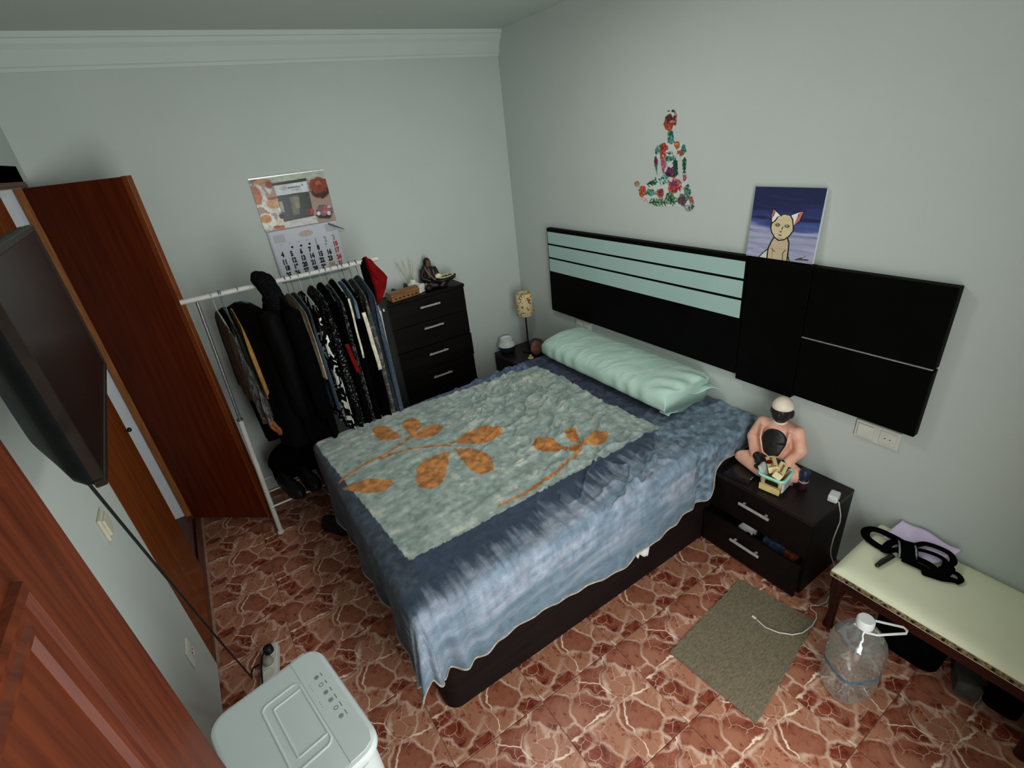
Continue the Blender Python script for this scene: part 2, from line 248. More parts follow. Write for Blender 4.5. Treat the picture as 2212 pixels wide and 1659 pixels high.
CAT={'fill': [([(0.3283, 0.8687), (0.27, 0.9221), (0.2145, 0.9949), (0.3386, 1.0059)], (168, 166, 150)), ([(0.6277, 0.8985), (0.6597, 0.9567), (0.6807, 1.0075), (0.6346, 1.0097)], (160, 150, 130)), ([(0.3969, 0.6936), (0.5963, 0.6818), (0.6272, 0.7484), (0.6378, 0.8616), (0.6492, 1.0121), (0.3415, 1.0195), (0.335, 0.8541), (0.3632, 0.76)], (158, 142, 118)), ([(0.3167, 0.2931), (0.3829, 0.3365), (0.4541, 0.3833), (0.4059, 0.4382), (0.3325, 0.4916), (0.2991, 0.3849)], (196, 188, 184)), ([(0.3176, 0.2974), (0.3532, 0.3297), (0.3386, 0.3909), (0.3247, 0.4353), (0.301, 0.3847)], (150, 84, 84)), ([(0.5822, 0.3664), (0.6704, 0.3275), (0.7557, 0.3043), (0.719, 0.4405), (0.6524, 0.5064), (0.624, 0.4308)], (196, 188, 184)), ([(0.6981, 0.334), (0.7557, 0.3043), (0.719, 0.4405), (0.6524, 0.5064), (0.6628, 0.4447)], (160, 92, 88)), ([(0.6795, 0.3476), (0.6981, 0.334), (0.6992, 0.3753), (0.6811, 0.4099)], (120, 50, 46)), ([(0.3393, 0.3305), (0.3552, 0.3467), (0.3405, 0.3995), (0.3292, 0.3916)], (120, 50, 46)), ([(0.3992, 0.4084), (0.4476, 0.3752), (0.4996, 0.3616), (0.5841, 0.3747), (0.624, 0.4308), (0.6441, 0.5053), (0.6571, 0.5723), (0.6127, 0.654), (0.5516, 0.7084), (0.471, 0.7259), (0.4063, 0.6927), (0.3463, 0.6184), (0.3165, 0.5149), (0.3568, 0.4722)], (172, 158, 126))], 'line': [([(0.3167, 0.2931), (0.3829, 0.3365), (0.455, 0.3875)], 0.012, 0), ([(0.3167, 0.2931), (0.301, 0.3847), (0.3296, 0.4874)], 0.01, 0), ([(0.5831, 0.3705), (0.6704, 0.3275), (0.7557, 0.3043), (0.719, 0.4405), (0.6524, 0.5064)], 0.009, 0), ([(0.3992, 0.4084), (0.3727, 0.458), (0.325, 0.501), (0.3242, 0.5583), (0.3463, 0.6184), (0.4063, 0.6927), (0.471, 0.7259), (0.5516, 0.7084), (0.6127, 0.654), (0.6571, 0.5723), (0.6441, 0.5053), (0.624, 0.4308), (0.5841, 0.3747)], 0.016, 0), ([(0.3992, 0.4084), (0.4476, 0.3752), (0.4996, 0.3616), (0.5841, 0.3747)], 0.008, 0), ([(0.3922, 0.6941), (0.3632, 0.76), (0.335, 0.8541), (0.3363, 0.9275), (0.3415, 1.0195)], 0.018, 0), ([(0.5963, 0.6818), (0.6272, 0.7484), (0.6378, 0.8616), (0.6447, 1.0128)], 0.018, 0), ([(0.3283, 0.8687), (0.27, 0.9221), (0.2145, 0.9949)], 0.014, 0), ([(0.6324, 0.9068), (0.6597, 0.9567), (0.6807, 1.0075)], 0.014, 0), ([(0.3886, 0.8522), (0.4145, 0.8808), (0.4405, 0.8885)], 0.012, 1), ([(0.4003, 0.8826), (0.4145, 0.9907)], 0.005, 1), ([(0.5942, 0.8538), (0.5621, 0.8981), (0.5749, 0.9956)], 0.012, 1), ([(0.5003, 0.5328), (0.492, 0.57)], 0.014, 1), ([(0.7661, 0.9614), (0.9316, 0.9493)], 0.02, 1), ([(0.8198, 0.9415), (0.8568, 0.9294), (0.8901, 0.903)], 0.008, 1), ([(0.7995, 0.9505), (0.8407, 0.936)], 0.02, 1)], 'ell': [(0.4201, 0.5134, 0.036, 0.024, (62, 64, 46)), (0.5588, 0.5193, 0.038, 0.022, (62, 64, 46)), (0.4201, 0.5134, 0.016, 0.016, (110, 115, 85)), (0.5537, 0.5171, 0.018, 0.014, (120, 125, 95)), (0.4805, 0.6015, 0.018, 0.014, (95, 92, 66)), (0.4775, 0.6501, 0.026, 0.012, (92, 84, 60)), (0.4872, 0.6932, 0.05, 0.012, (150, 138, 110)), (0.3989, 0.5959, 0.04, 0.03, (180, 150, 130))]}
CALPIC=[('p', [(-0.0015, -0.0146), (0.7516, -0.0213), (0.7556, 0.1164), (0.0637, 0.0844)], (150, 158, 140)), ('p', [(0.7395, -0.0159), (1.0, -0.0), (1.0167, 0.1978), (0.7689, 0.2112)], (150, 152, 142)), ('e', (0.0668, 0.0706, 0.06, 0.09, (95, 70, 55))), ('e', (0.0454, 0.2987, 0.11, 0.22, (176, 174, 166))), ('e', (0.0344, 0.2816, 0.07, 0.19, (150, 84, 45))), ('e', (0.1678, 0.0617, 0.12, 0.05, (150, 105, 60))), ('e', (0.234, 0.1261, 0.05, 0.07, (120, 42, 26))), ('p', [(0.1556, 0.1613), (0.2527, 0.2258), (0.2048, 0.3045)], (178, 176, 170)), ('e', (0.2195, 0.5175, 0.13, 0.16, (182, 178, 170))), ('e', (0.2209, 0.4877, 0.1, 0.1, (170, 125, 85))), ('e', (0.2281, 0.3843, 0.07, 0.03, (130, 60, 30))), ('e', (0.0768, 0.8149, 0.12, 0.16, (184, 184, 178))), ('e', (0.0654, 0.7509, 0.07, 0.08, (160, 105, 50))), ('p', [(0.234, 0.6883), (0.2874, 0.7328), (0.2762, 0.9316), (0.1634, 0.9156)], (186, 170, 150)), ('e', (0.228, 0.9571, 0.06, 0.04, (160, 88, 40))), ('e', (0.17, 0.933, 0.05, 0.03, (150, 40, 32))), ('p', [(0.2712, 0.1189), (0.7315, 0.0996), (0.7303, 0.1574), (0.2667, 0.1622)], (30, 34, 34)), ('p', [(0.2863, 0.1662), (0.7303, 0.1574), (0.7216, 0.356), (0.2867, 0.3525)], (172, 176, 178)), ('p', [(0.2867, 0.3525), (0.7216, 0.356), (0.7041, 0.8408), (0.2805, 0.8626)], (48, 52, 50)), ('p', [(0.4441, 0.4028), (0.5636, 0.3988), (0.519, 0.7613), (0.4296, 0.7697)], (92, 90, 78)), ('p', [(0.5024, 0.4312), (0.5677, 0.4305), (0.5444, 0.6423), (0.4892, 0.6444)], (118, 112, 92)), ('p', [(0.2944, 0.4597), (0.3343, 0.469), (0.3303, 0.6821), (0.2833, 0.6549)], (130, 132, 128)), ('e', (0.2743, 0.7448, 0.04, 0.05, (22, 24, 24))), ('p', [(0.2805, 0.8626), (0.7258, 0.8464), (0.7352, 0.9942), (0.265, 0.9832)], (172, 172, 168)), ('e', (0.6566, 0.2192, 0.012, 0.012, (60, 62, 62))), ('p', [(0.4556, 0.2265), (0.6226, 0.2245), (0.6197, 0.2483), (0.453, 0.2531)], (92, 96, 98)), ('p', [(0.5035, 0.2759), (0.6006, 0.2765), (0.598, 0.2989), (0.5006, 0.2995)], (140, 145, 146)), ('e', (0.3976, 0.2265, 0.05, 0.045, (150, 155, 156))), ('e', (0.885, 0.3596, 0.14, 0.17, (52, 20, 12))), ('e', (0.8763, 0.2638, 0.135, 0.155, (110, 44, 22))), ('e', (0.8842, 0.2264, 0.04, 0.04, (140, 72, 40))), ('e', (0.8627, 0.8008, 0.125, 0.15, (34, 26, 30))), ('e', (0.8691, 0.7701, 0.11, 0.11, (112, 78, 98))), ('e', (0.8834, 0.7575, 0.05, 0.07, (150, 84, 80))), ('e', (0.7736, 0.8105, 0.025, 0.04, (190, 185, 192))), ('e', (0.925, 0.8409, 0.03, 0.04, (190, 185, 195))), ('e', (0.9449, 0.7159, 0.03, 0.03, (180, 160, 170))), ('e', (0.6876, 0.7567, 0.035, 0.06, (150, 52, 44))), ('e', (0.6394, 0.7446, 0.03, 0.05, (90, 40, 50)))]
CALN={1: (0.6454, 1.528), 2: (0.7043, 1.5331), 3: (0.7559, 1.5351), 4: (0.4387, 1.4924), 5: (0.4897, 1.4888), 6: (0.5457, 1.4913), 7: (0.5975, 1.4926), 8: (0.6488, 1.4941), 9: (0.7003, 1.4957), 10: (0.7554, 1.4968), 11: (0.4388, 1.4479), 12: (0.4921, 1.4506), 13: (0.5469, 1.4522), 14: (0.5993, 1.454), 15: (0.6522, 1.455), 16: (0.7051, 1.4562), 17: (0.7549, 1.4581), 18: (0.4424, 1.4115), 19: (0.4946, 1.4119), 20: (0.5466, 1.4139), 21: (0.5993, 1.4154), 22: (0.6514, 1.4173), 23: (0.7033, 1.4175), 24: (0.7576, 1.4158), 25: (0.4408, 1.3711), 26: (0.4926, 1.3737), 27: (0.5452, 1.3763), 28: (0.6002, 1.3762), 29: (0.6514, 1.377), 30: (0.705, 1.3801), 31: (0.757, 1.3762)}
M_wall = pm('wall_paint', (.56, .61, .575), (.545, .595, .56), 3, 2, .85, .12, 160, spec=.15)
M_ceil = pm('ceiling_paint', (.52, .575, .53), (.505, .56, .515), 3, 2, .9, .1, 160, spec=.1)
M_crown = pm('crown_plaster', (.62, .68, .65), (.60, .66, .63), 6, 2, .7, .05, 100)
def wood(name, c, c2, axis='z', scale=9, rough=.42, coat=.15, bump=.08):
    st = {'z': (9, 9, .55), 'y': (9, .55, 9), 'x': (.55, 9, 9)}[axis]
    return pm(name, c, c2, scale, 5, rough, bump, scale*3, spec=.2, stretch=st, coat=coat, lo=.3, hi=.7)
M_ward = wood('wardrobe_wood', S(112, 56, 22, 1.5), S(88, 40, 14, 1.5), 'z', 5)
M_wardd = wood('wardrobe_door_wood', S(90, 32, 7, 1.35), S(70, 22, 4, 1.35), 'z', 5, .42, .1)
M_edge = wood('raw_edge_wood', S(135, 85, 45, 1.6), S(100, 58, 28, 1.6), 'z', 14)
M_plinth = wood('plinth_wood', S(84, 48, 36, 1.7), S(66, 36, 26, 1.7), 'y', 5)
M_lam = pm('white_laminate', (.74, .77, .80), (.71, .74, .77), 8, 2, .4)
M_door = wood('door_wood', S(106, 47, 23, 1.15), S(64, 23, 10, 1.15), 'z', 6, .45, .04, .12)
M_wenge = pm('wenge_laminate', (.0062, .0042, .0038), (.004, .0028, .0026), 6, 4, .45, .03, 60, spec=.14, stretch=(.6, 6, 6))
M_wenget = pm('wenge_top', (.0165, .009, .009), (.011, .0062, .0062), 6, 4, .38, .02, 60, spec=.3, stretch=(6, .6, 6))
M_black = pm('black_lacquer', (.0022, .0022, .002), (.0016, .0016, .0015), 10, 2, .55, spec=.05)
M_glass = pm('mint_glass_strip', S(128, 150, 146, 1.95), S(124, 147, 143, 1.95), 3, 2, .25, spec=.3)
M_chrome = pm('brushed_aluminium', (.62, .62, .62), (.5, .5, .5), 60, 2, .35, metal=.85)
M_alu = pm('grey_handle', (.42, .41, .42), (.34, .33, .34), 60, 2, .4, metal=.2, spec=.5)
M_white = pm('white_plastic', (.74, .76, .75), (.71, .73, .72), 20, 2, .4)
M_plate = pm('socket_plastic', (.66, .66, .60), (.62, .62, .56), 20, 2, .45)
M_cream = pm('cream_plate', (.62, .58, .46), (.56, .52, .4), 20, 2, .5)
M_blackp = pm('black_plastic', (.008, .0085, .008), (.006, .006, .006), 20, 2, .45, spec=.3)
M_shell = pm('tv_shell', (.006, .0068, .0064), (.0045, .005, .005), 20, 2, .5, spec=.15)
M_rackw = pm('white_painted_tube', (.62, .62, .58), (.56, .56, .52), 25, 3, .45)
M_steel = pm('dull_steel', (.28, .28, .28), (.2, .2, .2), 60, 2, .35, metal=.7)
M_blackc = pm('black_cloth', (.0022, .0022, .0023), (.001, .001, .0011), 40, 3, .9, .3, 160, spec=.03)
M_fur = pm('black_fur', (.0075, .0075, .008), (.001, .001, .001), 90, 4, .95, .9, 120, spec=.05)
M_mint = pm('mint_pillow_cotton', S(148, 170, 159, 1.85), S(142, 165, 154, 1.85), 6, 3, .85, .12, 300, spec=.15)
M_sheet = pm('white_sheet', (.72, .72, .70), (.66, .66, .64), 8, 3, .85)
M_hem = pm('hem_binding', S(152, 142, 130, 1.5), S(132, 122, 110, 1.5), 60, 2, .8)
M_mat = pm('grey_mat', S(112, 102, 84, 1.75), S(84, 76, 62, 1.75), 60, 5, .95, .8, 260, spec=.05, stretch=(1, 3, 1), lo=.3, hi=.7)
M_cream_up = pm('cream_upholstery', S(176, 176, 152, 2.2), S(170, 170, 146, 2.2), 8, 2, .45, .04, 200, spec=.35)
M_gimp = pm('gimp_braid', S(120, 108, 80, 2), S(60, 46, 30, 2), 120, 3, .7, .4, 200)
M_bench = wood('bench_wood', S(56, 18, 10, 1.2), S(34, 9, 5, 1.2), 'y', 5, .4)
M_lilac = pm('lilac_cloth', S(172, 158, 182, 1.9), S(162, 148, 172, 1.9), 12, 3, .8, .1, 200)
M_tan = pm('orange_lining', S(120, 66, 26, 1.6), S(84, 40, 14, 1.6), 25, 3, .8)
M_red = pm('red_cloth', S(112, 8, 12, 1.35), S(92, 5, 8, 1.35), 12, 3, .85, .1, 200, spec=.1)
M_strip = pm('floor_edge_strip', S(150, 118, 102, 1.6), S(130, 100, 86, 1.6), 40, 3, .6)
M_cable = pm('white_cable', (.66, .64, .58), (.6, .58, .52), 40, 2, .5)
M_grey = pm('grey_gap', (.12, .12, .125), (.1, .1, .105), 20, 2, .5)
def floor_mat():
    m, t, N, L, b = nt('marbled_tile')
    tc = N.new('ShaderNodeTexCoord')
    n1 = N.new('ShaderNodeTexNoise'); n1.inputs['Scale'].default_value = 9; n1.inputs['Detail'].default_value = 4; L.new(tc.outputs['Object'], n1.inputs[0])
    sb = N.new('ShaderNodeVectorMath'); sb.operation = 'SUBTRACT'; L.new(n1.outputs['Color'], sb.inputs[0]); sb.inputs[1].default_value = (.5, .5, .5)
    sc = N.new('ShaderNodeVectorMath'); sc.operation = 'SCALE'; L.new(sb.outputs[0], sc.inputs[0]); sc.inputs['Scale'].default_value = .11
    ad = N.new('ShaderNodeVectorMath'); ad.operation = 'ADD'; L.new(tc.outputs['Object'], ad.inputs[0]); L.new(sc.outputs[0], ad.inputs[1])
    def vor(scale, feat, src):
        v = N.new('ShaderNodeTexVoronoi'); v.feature = feat; v.inputs['Scale'].default_value = scale; v.voronoi_dimensions = '2D'; L.new(src, v.inputs['Vector']); return v
    def ramp(src, pts):
        r = N.new('ShaderNodeValToRGB'); e = r.color_ramp.elements; e[0].position, e[0].color = pts[0][0], (*pts[0][1], 1); e[1].position, e[1].color = pts[-1][0], (*pts[-1][1], 1)
        for p, c in pts[1:-1]: q = e.new(p); q.color = (*c, 1)
        L.new(src, r.inputs[0]); return r
    def mix(f, a, c, mode='MIX'):
        x = N.new('ShaderNodeMix'); x.data_type = 'RGBA'; x.blend_type = mode
        if f is not None: L.new(f, x.inputs[0])
        L.new(a, x.inputs[6]); L.new(c, x.inputs[7]); return x
    red = S(136, 60, 40, .95); dred = S(96, 33, 22, .9); tan = S(176, 119, 92, .93); cream = S(206, 184, 164, 1.45)
    n2 = N.new('ShaderNodeTexNoise'); n2.inputs['Scale'].default_value = 26; n2.inputs['Detail'].default_value = 6; n2.inputs['Roughness'].default_value = .7; L.new(ad.outputs[0], n2.inputs[0])
    n3 = N.new('ShaderNodeTexNoise'); n3.inputs['Scale'].default_value = 5.5; n3.inputs['Detail'].default_value = 3; L.new(tc.outputs['Object'], n3.inputs[0])
    base = ramp(n2.outputs['Fac'], [(.36, dred), (.52, red), (.7, tuple(.5*(x+y) for x, y in zip(red, tan)))])
    lite = ramp(n2.outputs['Fac'], [(.38, red), (.46, tan), (.8, tan)])
    v1 = vor(9, 'F1', ad.outputs[0])
    sel = ramp(v1.outputs['Color'], [(.45, (0, 0, 0)), (.55, (1, 1, 1))])
    sel2 = ramp(n3.outputs['Fac'], [(.46, (0, 0, 0)), (.58, (1, 1, 1))])
    both = mix(None, sel.outputs[0], sel2.outputs[0], 'ADD'); both.inputs[0].default_value = .55; both.clamp_result = True
    c1 = mix(both.outputs[2], base.outputs[0], lite.outputs[0])
    e1 = vor(9, 'DISTANCE_TO_EDGE', ad.outputs[0]); wv = ramp(e1.outputs['Distance'], [(.012, (1, 1, 1)), (.05, (.55, .55, .55)), (.085, (0, 0, 0))])
    mw = N.new('ShaderNodeMix'); mw.data_type = 'RGBA'; mw.blend_type = 'MULTIPLY'; mw.inputs[0].default_value = .75; L.new(wv.outputs[0], mw.inputs[6])
    n4 = N.new('ShaderNodeTexNoise'); n4.inputs['Scale'].default_value = 12; L.new(tc.outputs['Object'], n4.inputs[0]); r4 = ramp(n4.outputs['Fac'], [(.38, (.1, .1, .1)), (.58, (1, 1, 1))]); L.new(r4.outputs[0], mw.inputs[7])
    cc = N.new('ShaderNodeRGB'); cc.outputs[0].default_value = (*tuple(.5*(x+y) for x, y in zip(cream, tan)), 1)
    c2 = mix(mw.outputs[2], c1.outputs[2], cc.outputs[0])
    e2 = vor(21, 'DISTANCE_TO_EDGE', ad.outputs[0]); w2 = ramp(e2.outputs['Distance'], [(.008, (.9, .9, .9)), (.035, (0, 0, 0))])
    m2 = N.new('ShaderNodeMix'); m2.data_type = 'RGBA'; m2.blend_type = 'MULTIPLY'; m2.inputs[0].default_value = 1; L.new(w2.outputs[0], m2.inputs[6]); r5 = ramp(n3.outputs['Fac'], [(.45, (1, 1, 1)), (.55, (0, 0, 0))]); L.new(r5.outputs[0], m2.inputs[7])
    c3 = mix(m2.outputs[2], c2.outputs[2], cc.outputs[0])
    e3 = vor(4.2, 'DISTANCE_TO_EDGE', ad.outputs[0]); w3 = ramp(e3.outputs['Distance'], [(.006, (1, 1, 1)), (.018, (0, 0, 0))]); m3 = N.new('ShaderNodeMix'); m3.data_type = 'RGBA'; m3.blend_type = 'MULTIPLY'; m3.inputs[0].default_value = 1
    L.new(w3.outputs[0], m3.inputs[6]); L.new(r4.outputs[0], m3.inputs[7]); cw = N.new('ShaderNodeRGB'); cw.outputs[0].default_value = (*cream, 1)
    c4 = mix(m3.outputs[2], c3.outputs[2], cw.outputs[0])
    L.new(c4.outputs[2], b.inputs['Base Color']); b.inputs['Roughness'].default_value = .38; b.inputs['Specular IOR Level'].default_value = .35
    return m
M_tile = floor_mat()
M_grout = pm('grout', S(150, 112, 92, 1.8), S(130, 95, 78, 1.8), 40, 3, .9)
# ------------------------------------------------------------------ room shell
fl = struct(G().box(-1.2, 2.3, -.3, 3.4, -.06, -.005).build('floor', M_grout), 'grout bed under the marbled red floor tiles')
T = .386
tm = G().box(-T/2+.0012, T/2-.0012, -T/2+.0012, T/2-.0012, -.0085, 0, .0012, seg=1).build('tile', M_tile, fl)
tx0, ty0 = .562+T/2, 1.016-T/2
cells = [(i, j) for i in range(-4, 5) for j in range(-3, 7)]
first = True
for i, j in cells:
    cx, cy = tx0+i*T, ty0+j*T
    if cx < XL-T/2 or cx > XW+T/2-.01 or cy < YF-T/2 or cy > YW+T/2-.01: continue
    if first: o = tm; first = False
    else:
        o = tm.copy(); COL.objects.link(o)
    o.location = (cx, cy, 0)
g = G().box(-.72, XW+.1, YW, YW+.1, 0, ZC)
struct(g.build('wall_back', M_wall))
struct(G().box(XW, XW+.1, YF-.1, YW+.1, 0, ZC).build('wall_right', M_wall))
g = G().box(XL-.1, XL, YF-.1, 2.03, 0, ZC).box(XL-.1, XL, 2.03, YW, 2.03, ZC)
struct(g.build('wall_left', M_wall))
g = G().box(XL-.1, .10, YF-.26, YF, 0, ZC).box(1.12, XW+.1, YF-.26, YF, 0, ZC).box(.10, 1.12, YF-.26, YF, 2.24, ZC)
struct(g.build('wall_front', M_wall))
struct(G().box(XL-.7, XW+.1, YF-.12, YW+.1, ZC, ZC+.06).build('ceiling', M_ceil))
# plaster cornice on the far wall
pr = [(0, 2.452), (.008, 2.452), (.010, 2.466), (.018, 2.472), (.020, 2.50), (.034, 2.53), (.052, 2.548), (.056, 2.566), (.066, 2.570), (.070, ZC), (0, ZC)]
g = G(); n = len(pr)
g.add([(x, YW-d, z) for x in (XL, XW) for d, z in pr], [tuple(range(n)), tuple(range(2*n-1, n-1, -1))]+[(i, (i+1) % n, n+(i+1) % n, n+i) for i in range(n)])
struct(g.build('trim_1', M_crown), 'white plaster cornice along the top of the far wall')
t = thing('ceiling_lamp', 'flat round white ceiling lamp above the bed', 'lamp', (1.05, 1.78, 2.52))
G().lathe([(.20, ZC-2.52-.002), (.21, .05), (.21, .02), (.19, .004), (.188, .02), (0, .03)], (1.05, 1.78, 2.52), 32).build('lamp_body', M_white, t, smooth=50)
# balcony-side door leaf, folded back into the room on the left
dr = bpy.data.objects.new('door_1', None); COL.objects.link(dr); dr.location = (-.27, -.09, 0); PW['door_1'] = Vector(dr.location)
struct(dr, 'reddish varnished panelled wooden door standing open in the left foreground')
g = G().box(-.286, -.252, -.088, .732, .012, 2.03, .003)
g.build('door_leaf', M_door, dr)
def door_mould(y0, y1, z0, z1):
    x = -.252; pr = [(0, -.001), (.003, .009), (.011, .012), (.017, .006), (.029, .004), (.035, .009), (.041, .008), (.047, -.001)]
    vs = []; n = 4
    for i_, h in pr: vs += [(x+h, y0+i_, z0+i_), (x+h, y1-i_, z0+i_), (x+h, y1-i_, z1-i_), (x+h, y0+i_, z1-i_)]
    G().add(vs, [(k*n+j, k*n+(j+1) % n, (k+1)*n+(j+1) % n, (k+1)*n+j) for k in range(len(pr)-1) for j in range(n)]).build('panel_moulding', M_door, dr)
    G().box(x-.002, x+.0015, y0+.046, y1-.046, z0+.046, z1-.046).build('inset_panel', M_door, dr)
door_mould(.07, .570, 1.02, 1.665); door_mould(.07, .570, .16, .84)
# ------------------------------------------------------------------ built-in wardrobe
t = thing('wardrobe', 'tall built-in brown wardrobe on the left, one door swung open', 'wardrobe', (-.8, 2.65, 0))
xf = XL
G().box(xf-.55, xf-.02, 3.245, 3.268, .0, 2.03).build('side_panel', M_lam, t)
G().box(xf-.55, xf-.02, 2.032, 2.052, .0, 2.03).build('side_panel', M_lam, t)
G().box(xf-.57, xf-.55, 2.03, 3.27, .0, 2.03).build('back_panel', M_lam, t)
G().box(xf-.55, xf-.03, 2.052, 3.245, .05, .072).build('bottom_shelf', M_plinth, t)
G().box(xf-.55, xf-.03, 2.052, 3.245, 2.005, 2.03).build('top_panel', M_lam, t)
G().box(xf-.06, xf-.012, 3.222, 3.270, .0, 2.03, .003).build('stile', M_edge, t)
G().box(xf-.02, xf, 2.03, 3.268, 0, .058, .003).build('plinth', M_plinth, t)
g = G().prism([(0, 0), (.045, 0), (.045, .06), (.035, .075), (0, .075)], 2.05, 3.17, Matrix(((-1, 0, 0, xf+.0), (0, 0, 1, 0), (0, 1, 0, 2.018), (0, 0, 0, 1))))
g.box(xf-.02, xf+.004, 2.03, 3.19, 2.008, 2.022, .002)
g.build('cornice', M_plinth, t)
struct(G().box(XL, XL+.013, 2.03, 3.27, 0, .012, .002).build('trim_2', M_strip), 'thin pinkish edging strip along the floor below the wardrobe')
d1 = G().box(xf-.022, xf, 2.036, 2.652, .062, 2.004, .002).build('door', M_ward, t)
g = G().tube([(xf, 2.600, .985), (xf+.012, 2.600, .985)], .004, 8).ell((xf+.018, 2.600, .985), (.009, .011, .011))
g.build('knob', M_blackp, d1)
# open leaf
hx, hy, ex, ey = -.566, 3.236, -.131, 2.873
dv = Vector((ex-hx, ey-hy, 0)); Lw = dv.length; dv.normalize(); nv_ = Vector((-dv.y, dv.x, 0))
MD = Matrix(((dv.x, nv_.x, 0, hx), (dv.y, nv_.y, 0, hy), (0, 0, 1, 0), (0, 0, 0, 1)))
d2 = G().box(0, Lw-.003, 0, .024, .052, 2.004, M=MD).build('door', M_wardd, t)
d2['label'] = 'open dark brown door leaf'
G().box(Lw-.030, Lw, -.0015, .0255, .05, 2.006, .001, M=MD, seg=1).build('edge_strip', M_ward, d2)
# ------------------------------------------------------------------ wall switches and sockets
def plate_thing(name, label, y, z, n, wall, group=None, mat=None, kinds=('rocker', 'socket')):
    """n modules side by side along y; wall 'R' (x=XW, facing -x) or 'L' (x=XL, facing +x)"""
    sx = -1 if wall == 'R' else 1; x = XW if wall == 'R' else XL
    t = thing(name, label, 'socket' if 'socket' in name else 'switch', (x, y, z), group)
    w = .082*n; m = mat or M_plate
    a, b2 = sorted((x, x+sx*.011)); G().box(a, b2, y-w/2, y+w/2, z-.041, z+.041, .004).build('frame', m, t)
    for i in range(n):
        yc = y-w/2+.041+.082*i; k = kinds[i % len(kinds)]
        if k == 'rocker':
            a, b2 = sorted((x+sx*.009, x+sx*.017)); G().box(a, b2, yc-.030, yc+.030, z-.030, z+.030, .003).build('rocker', m, t)
        else:
            a, b2 = sorted((x+sx*.009, x+sx*.0135)); f = G().box(a, b2, yc-.030, yc+.030, z-.030, z+.030, .003).build('socket_face', m, t)
            R = Matrix.Translation((x+sx*.0138, yc, z)) @ Matrix.Rotation(math.radians(90), 4, 'Y')
            G().lathe([(.0195, -.001), (.0215, .001), (.019, .0012), (.0175, -.0005), (0, -.0005)], n=20, M=R).build('socket_ring', m, f)
            h = G()
            for dy in (-.0095, .0095): h.lathe([(.0026, -.001), (.0026, .0012), (0, .0012)], n=8, M=Matrix.Translation((x+sx*.0142, yc+dy, z)) @ Matrix.Rotation(math.radians(90), 4, 'Y'))
            h.build('pin_holes', M_blackp, f)
    return t
plate_thing('wall_socket', 'double white wall socket under the left end of the headboard', 2.507, .742, 2, 'R', kinds=('rocker', 'socket'))
plate_thing('wall_socket', 'double white wall socket under the right end of the headboard', .672, .736, 2, 'R', kinds=('socket', 'rocker'))
plate_thing('light_switch', 'cream light switch halfway up the strip of white wall on the left', 1.768, 1.028, 1, 'L', mat=M_cream, kinds=('rocker',))
plate_thing('wall_socket', 'white wall socket low on the strip of wall behind the room door', 1.802, .352, 1, 'L', kinds=('socket',))
# ------------------------------------------------------------------ television
t = thing('television', 'flat black television on a swivel arm, seen edge-on at the left edge', 'television', (-.35, 1.5, 1.46))
A = Vector((-.343, 1.918, 0)); B = Vector((-.281, 1.085, 0)); u = (A-B); Wt = u.length; u.normalize(); nrm = Vector((u.y, -u.x, 0))
z0, z1 = 1.483, 1.912
MT = Matrix(((u.x, nrm.x, 0, B.x), (u.y, nrm.y, 0, B.y), (0, 0, 1, 0), (0, 0, 0, 1)))   # x along width, y out of the screen
M_screen = pm('tv_screen', (.0085, .0035, .003), (.007, .003, .0026), 3, 2, .26, spec=.22, rr=.02)  # reddish base colour imitates the wardrobe reflected in the black screen
M_bezel = pm('tv_bezel', (.018, .011, .007), (.013, .008, .005), 30, 2, .4, spec=.25)
g = G()
for b in ((0, Wt, z0, z0+.016), (0, Wt, z1-.016, z1), (0, .016, z0+.016, z1-.016), (Wt-.016, Wt, z0+.016, z1-.016)): g.box(b[0], b[1], -.018, .001, b[2], b[3], .002, M=MT, seg=1)
g.build('frame', M_bezel, t)
G().box(.014, Wt-.014, -.016, -.002, z0+.014, z1-.014, M=MT).build('screen', M_screen, t)
def shell(a, b2):
    pass
g = G(); rows = [(-.016, 0, 0), (-.028, .000, .0), (-.045, .012, .012), (-.060, .045, .03), (-.085, .10, .05), (-.092, .13, .08)]
vs = []; nn = 28
for y, ix, iz in rows:
    x0_, x1_, c0, c1 = ix, Wt-ix, z0+iz, z1-iz; r = .03+ix*.3
    for j in range(nn):
        q = j*4//nn; a = (j*4/nn-q)*math.pi/2
        cx = (x1_-r, x0_+r, x0_+r, x1_-r)[q]; cz = (c1-r, c1-r, c0+r, c0+r)[q]; a += q*math.pi/2
        vs.append((cx+r*math.cos(a), y, cz+r*math.sin(a)))
fs = [(i*nn+j, i*nn+(j+1) % nn, (i+1)*nn+(j+1) % nn, (i+1)*nn+j) for i in range(len(rows)-1) for j in range(nn)]+[tuple((len(rows)-1)*nn+j for j in range(nn))]
g.add(vs, fs, MT); g.build('back_shell', M_shell, t, smooth=40)
g = G().box(XL, XL+.02, 1.70, 1.80, 1.60, 1.82, .003)
c = MT @ Vector((Wt/2, -.092, (z0+z1)/2))
g.tube([(XL+.02, 1.76, 1.71), (XL+.06, 1.68, 1.71), (c.x-.004, c.y+.02, 1.70)], .016, 10)
g.box(Wt/2-.09, Wt/2+.09, -.105, -.088, (z0+z1)/2-.09, (z0+z1)/2+.09, .003, M=MT)
g.build('wall_bracket', M_blackp, t)
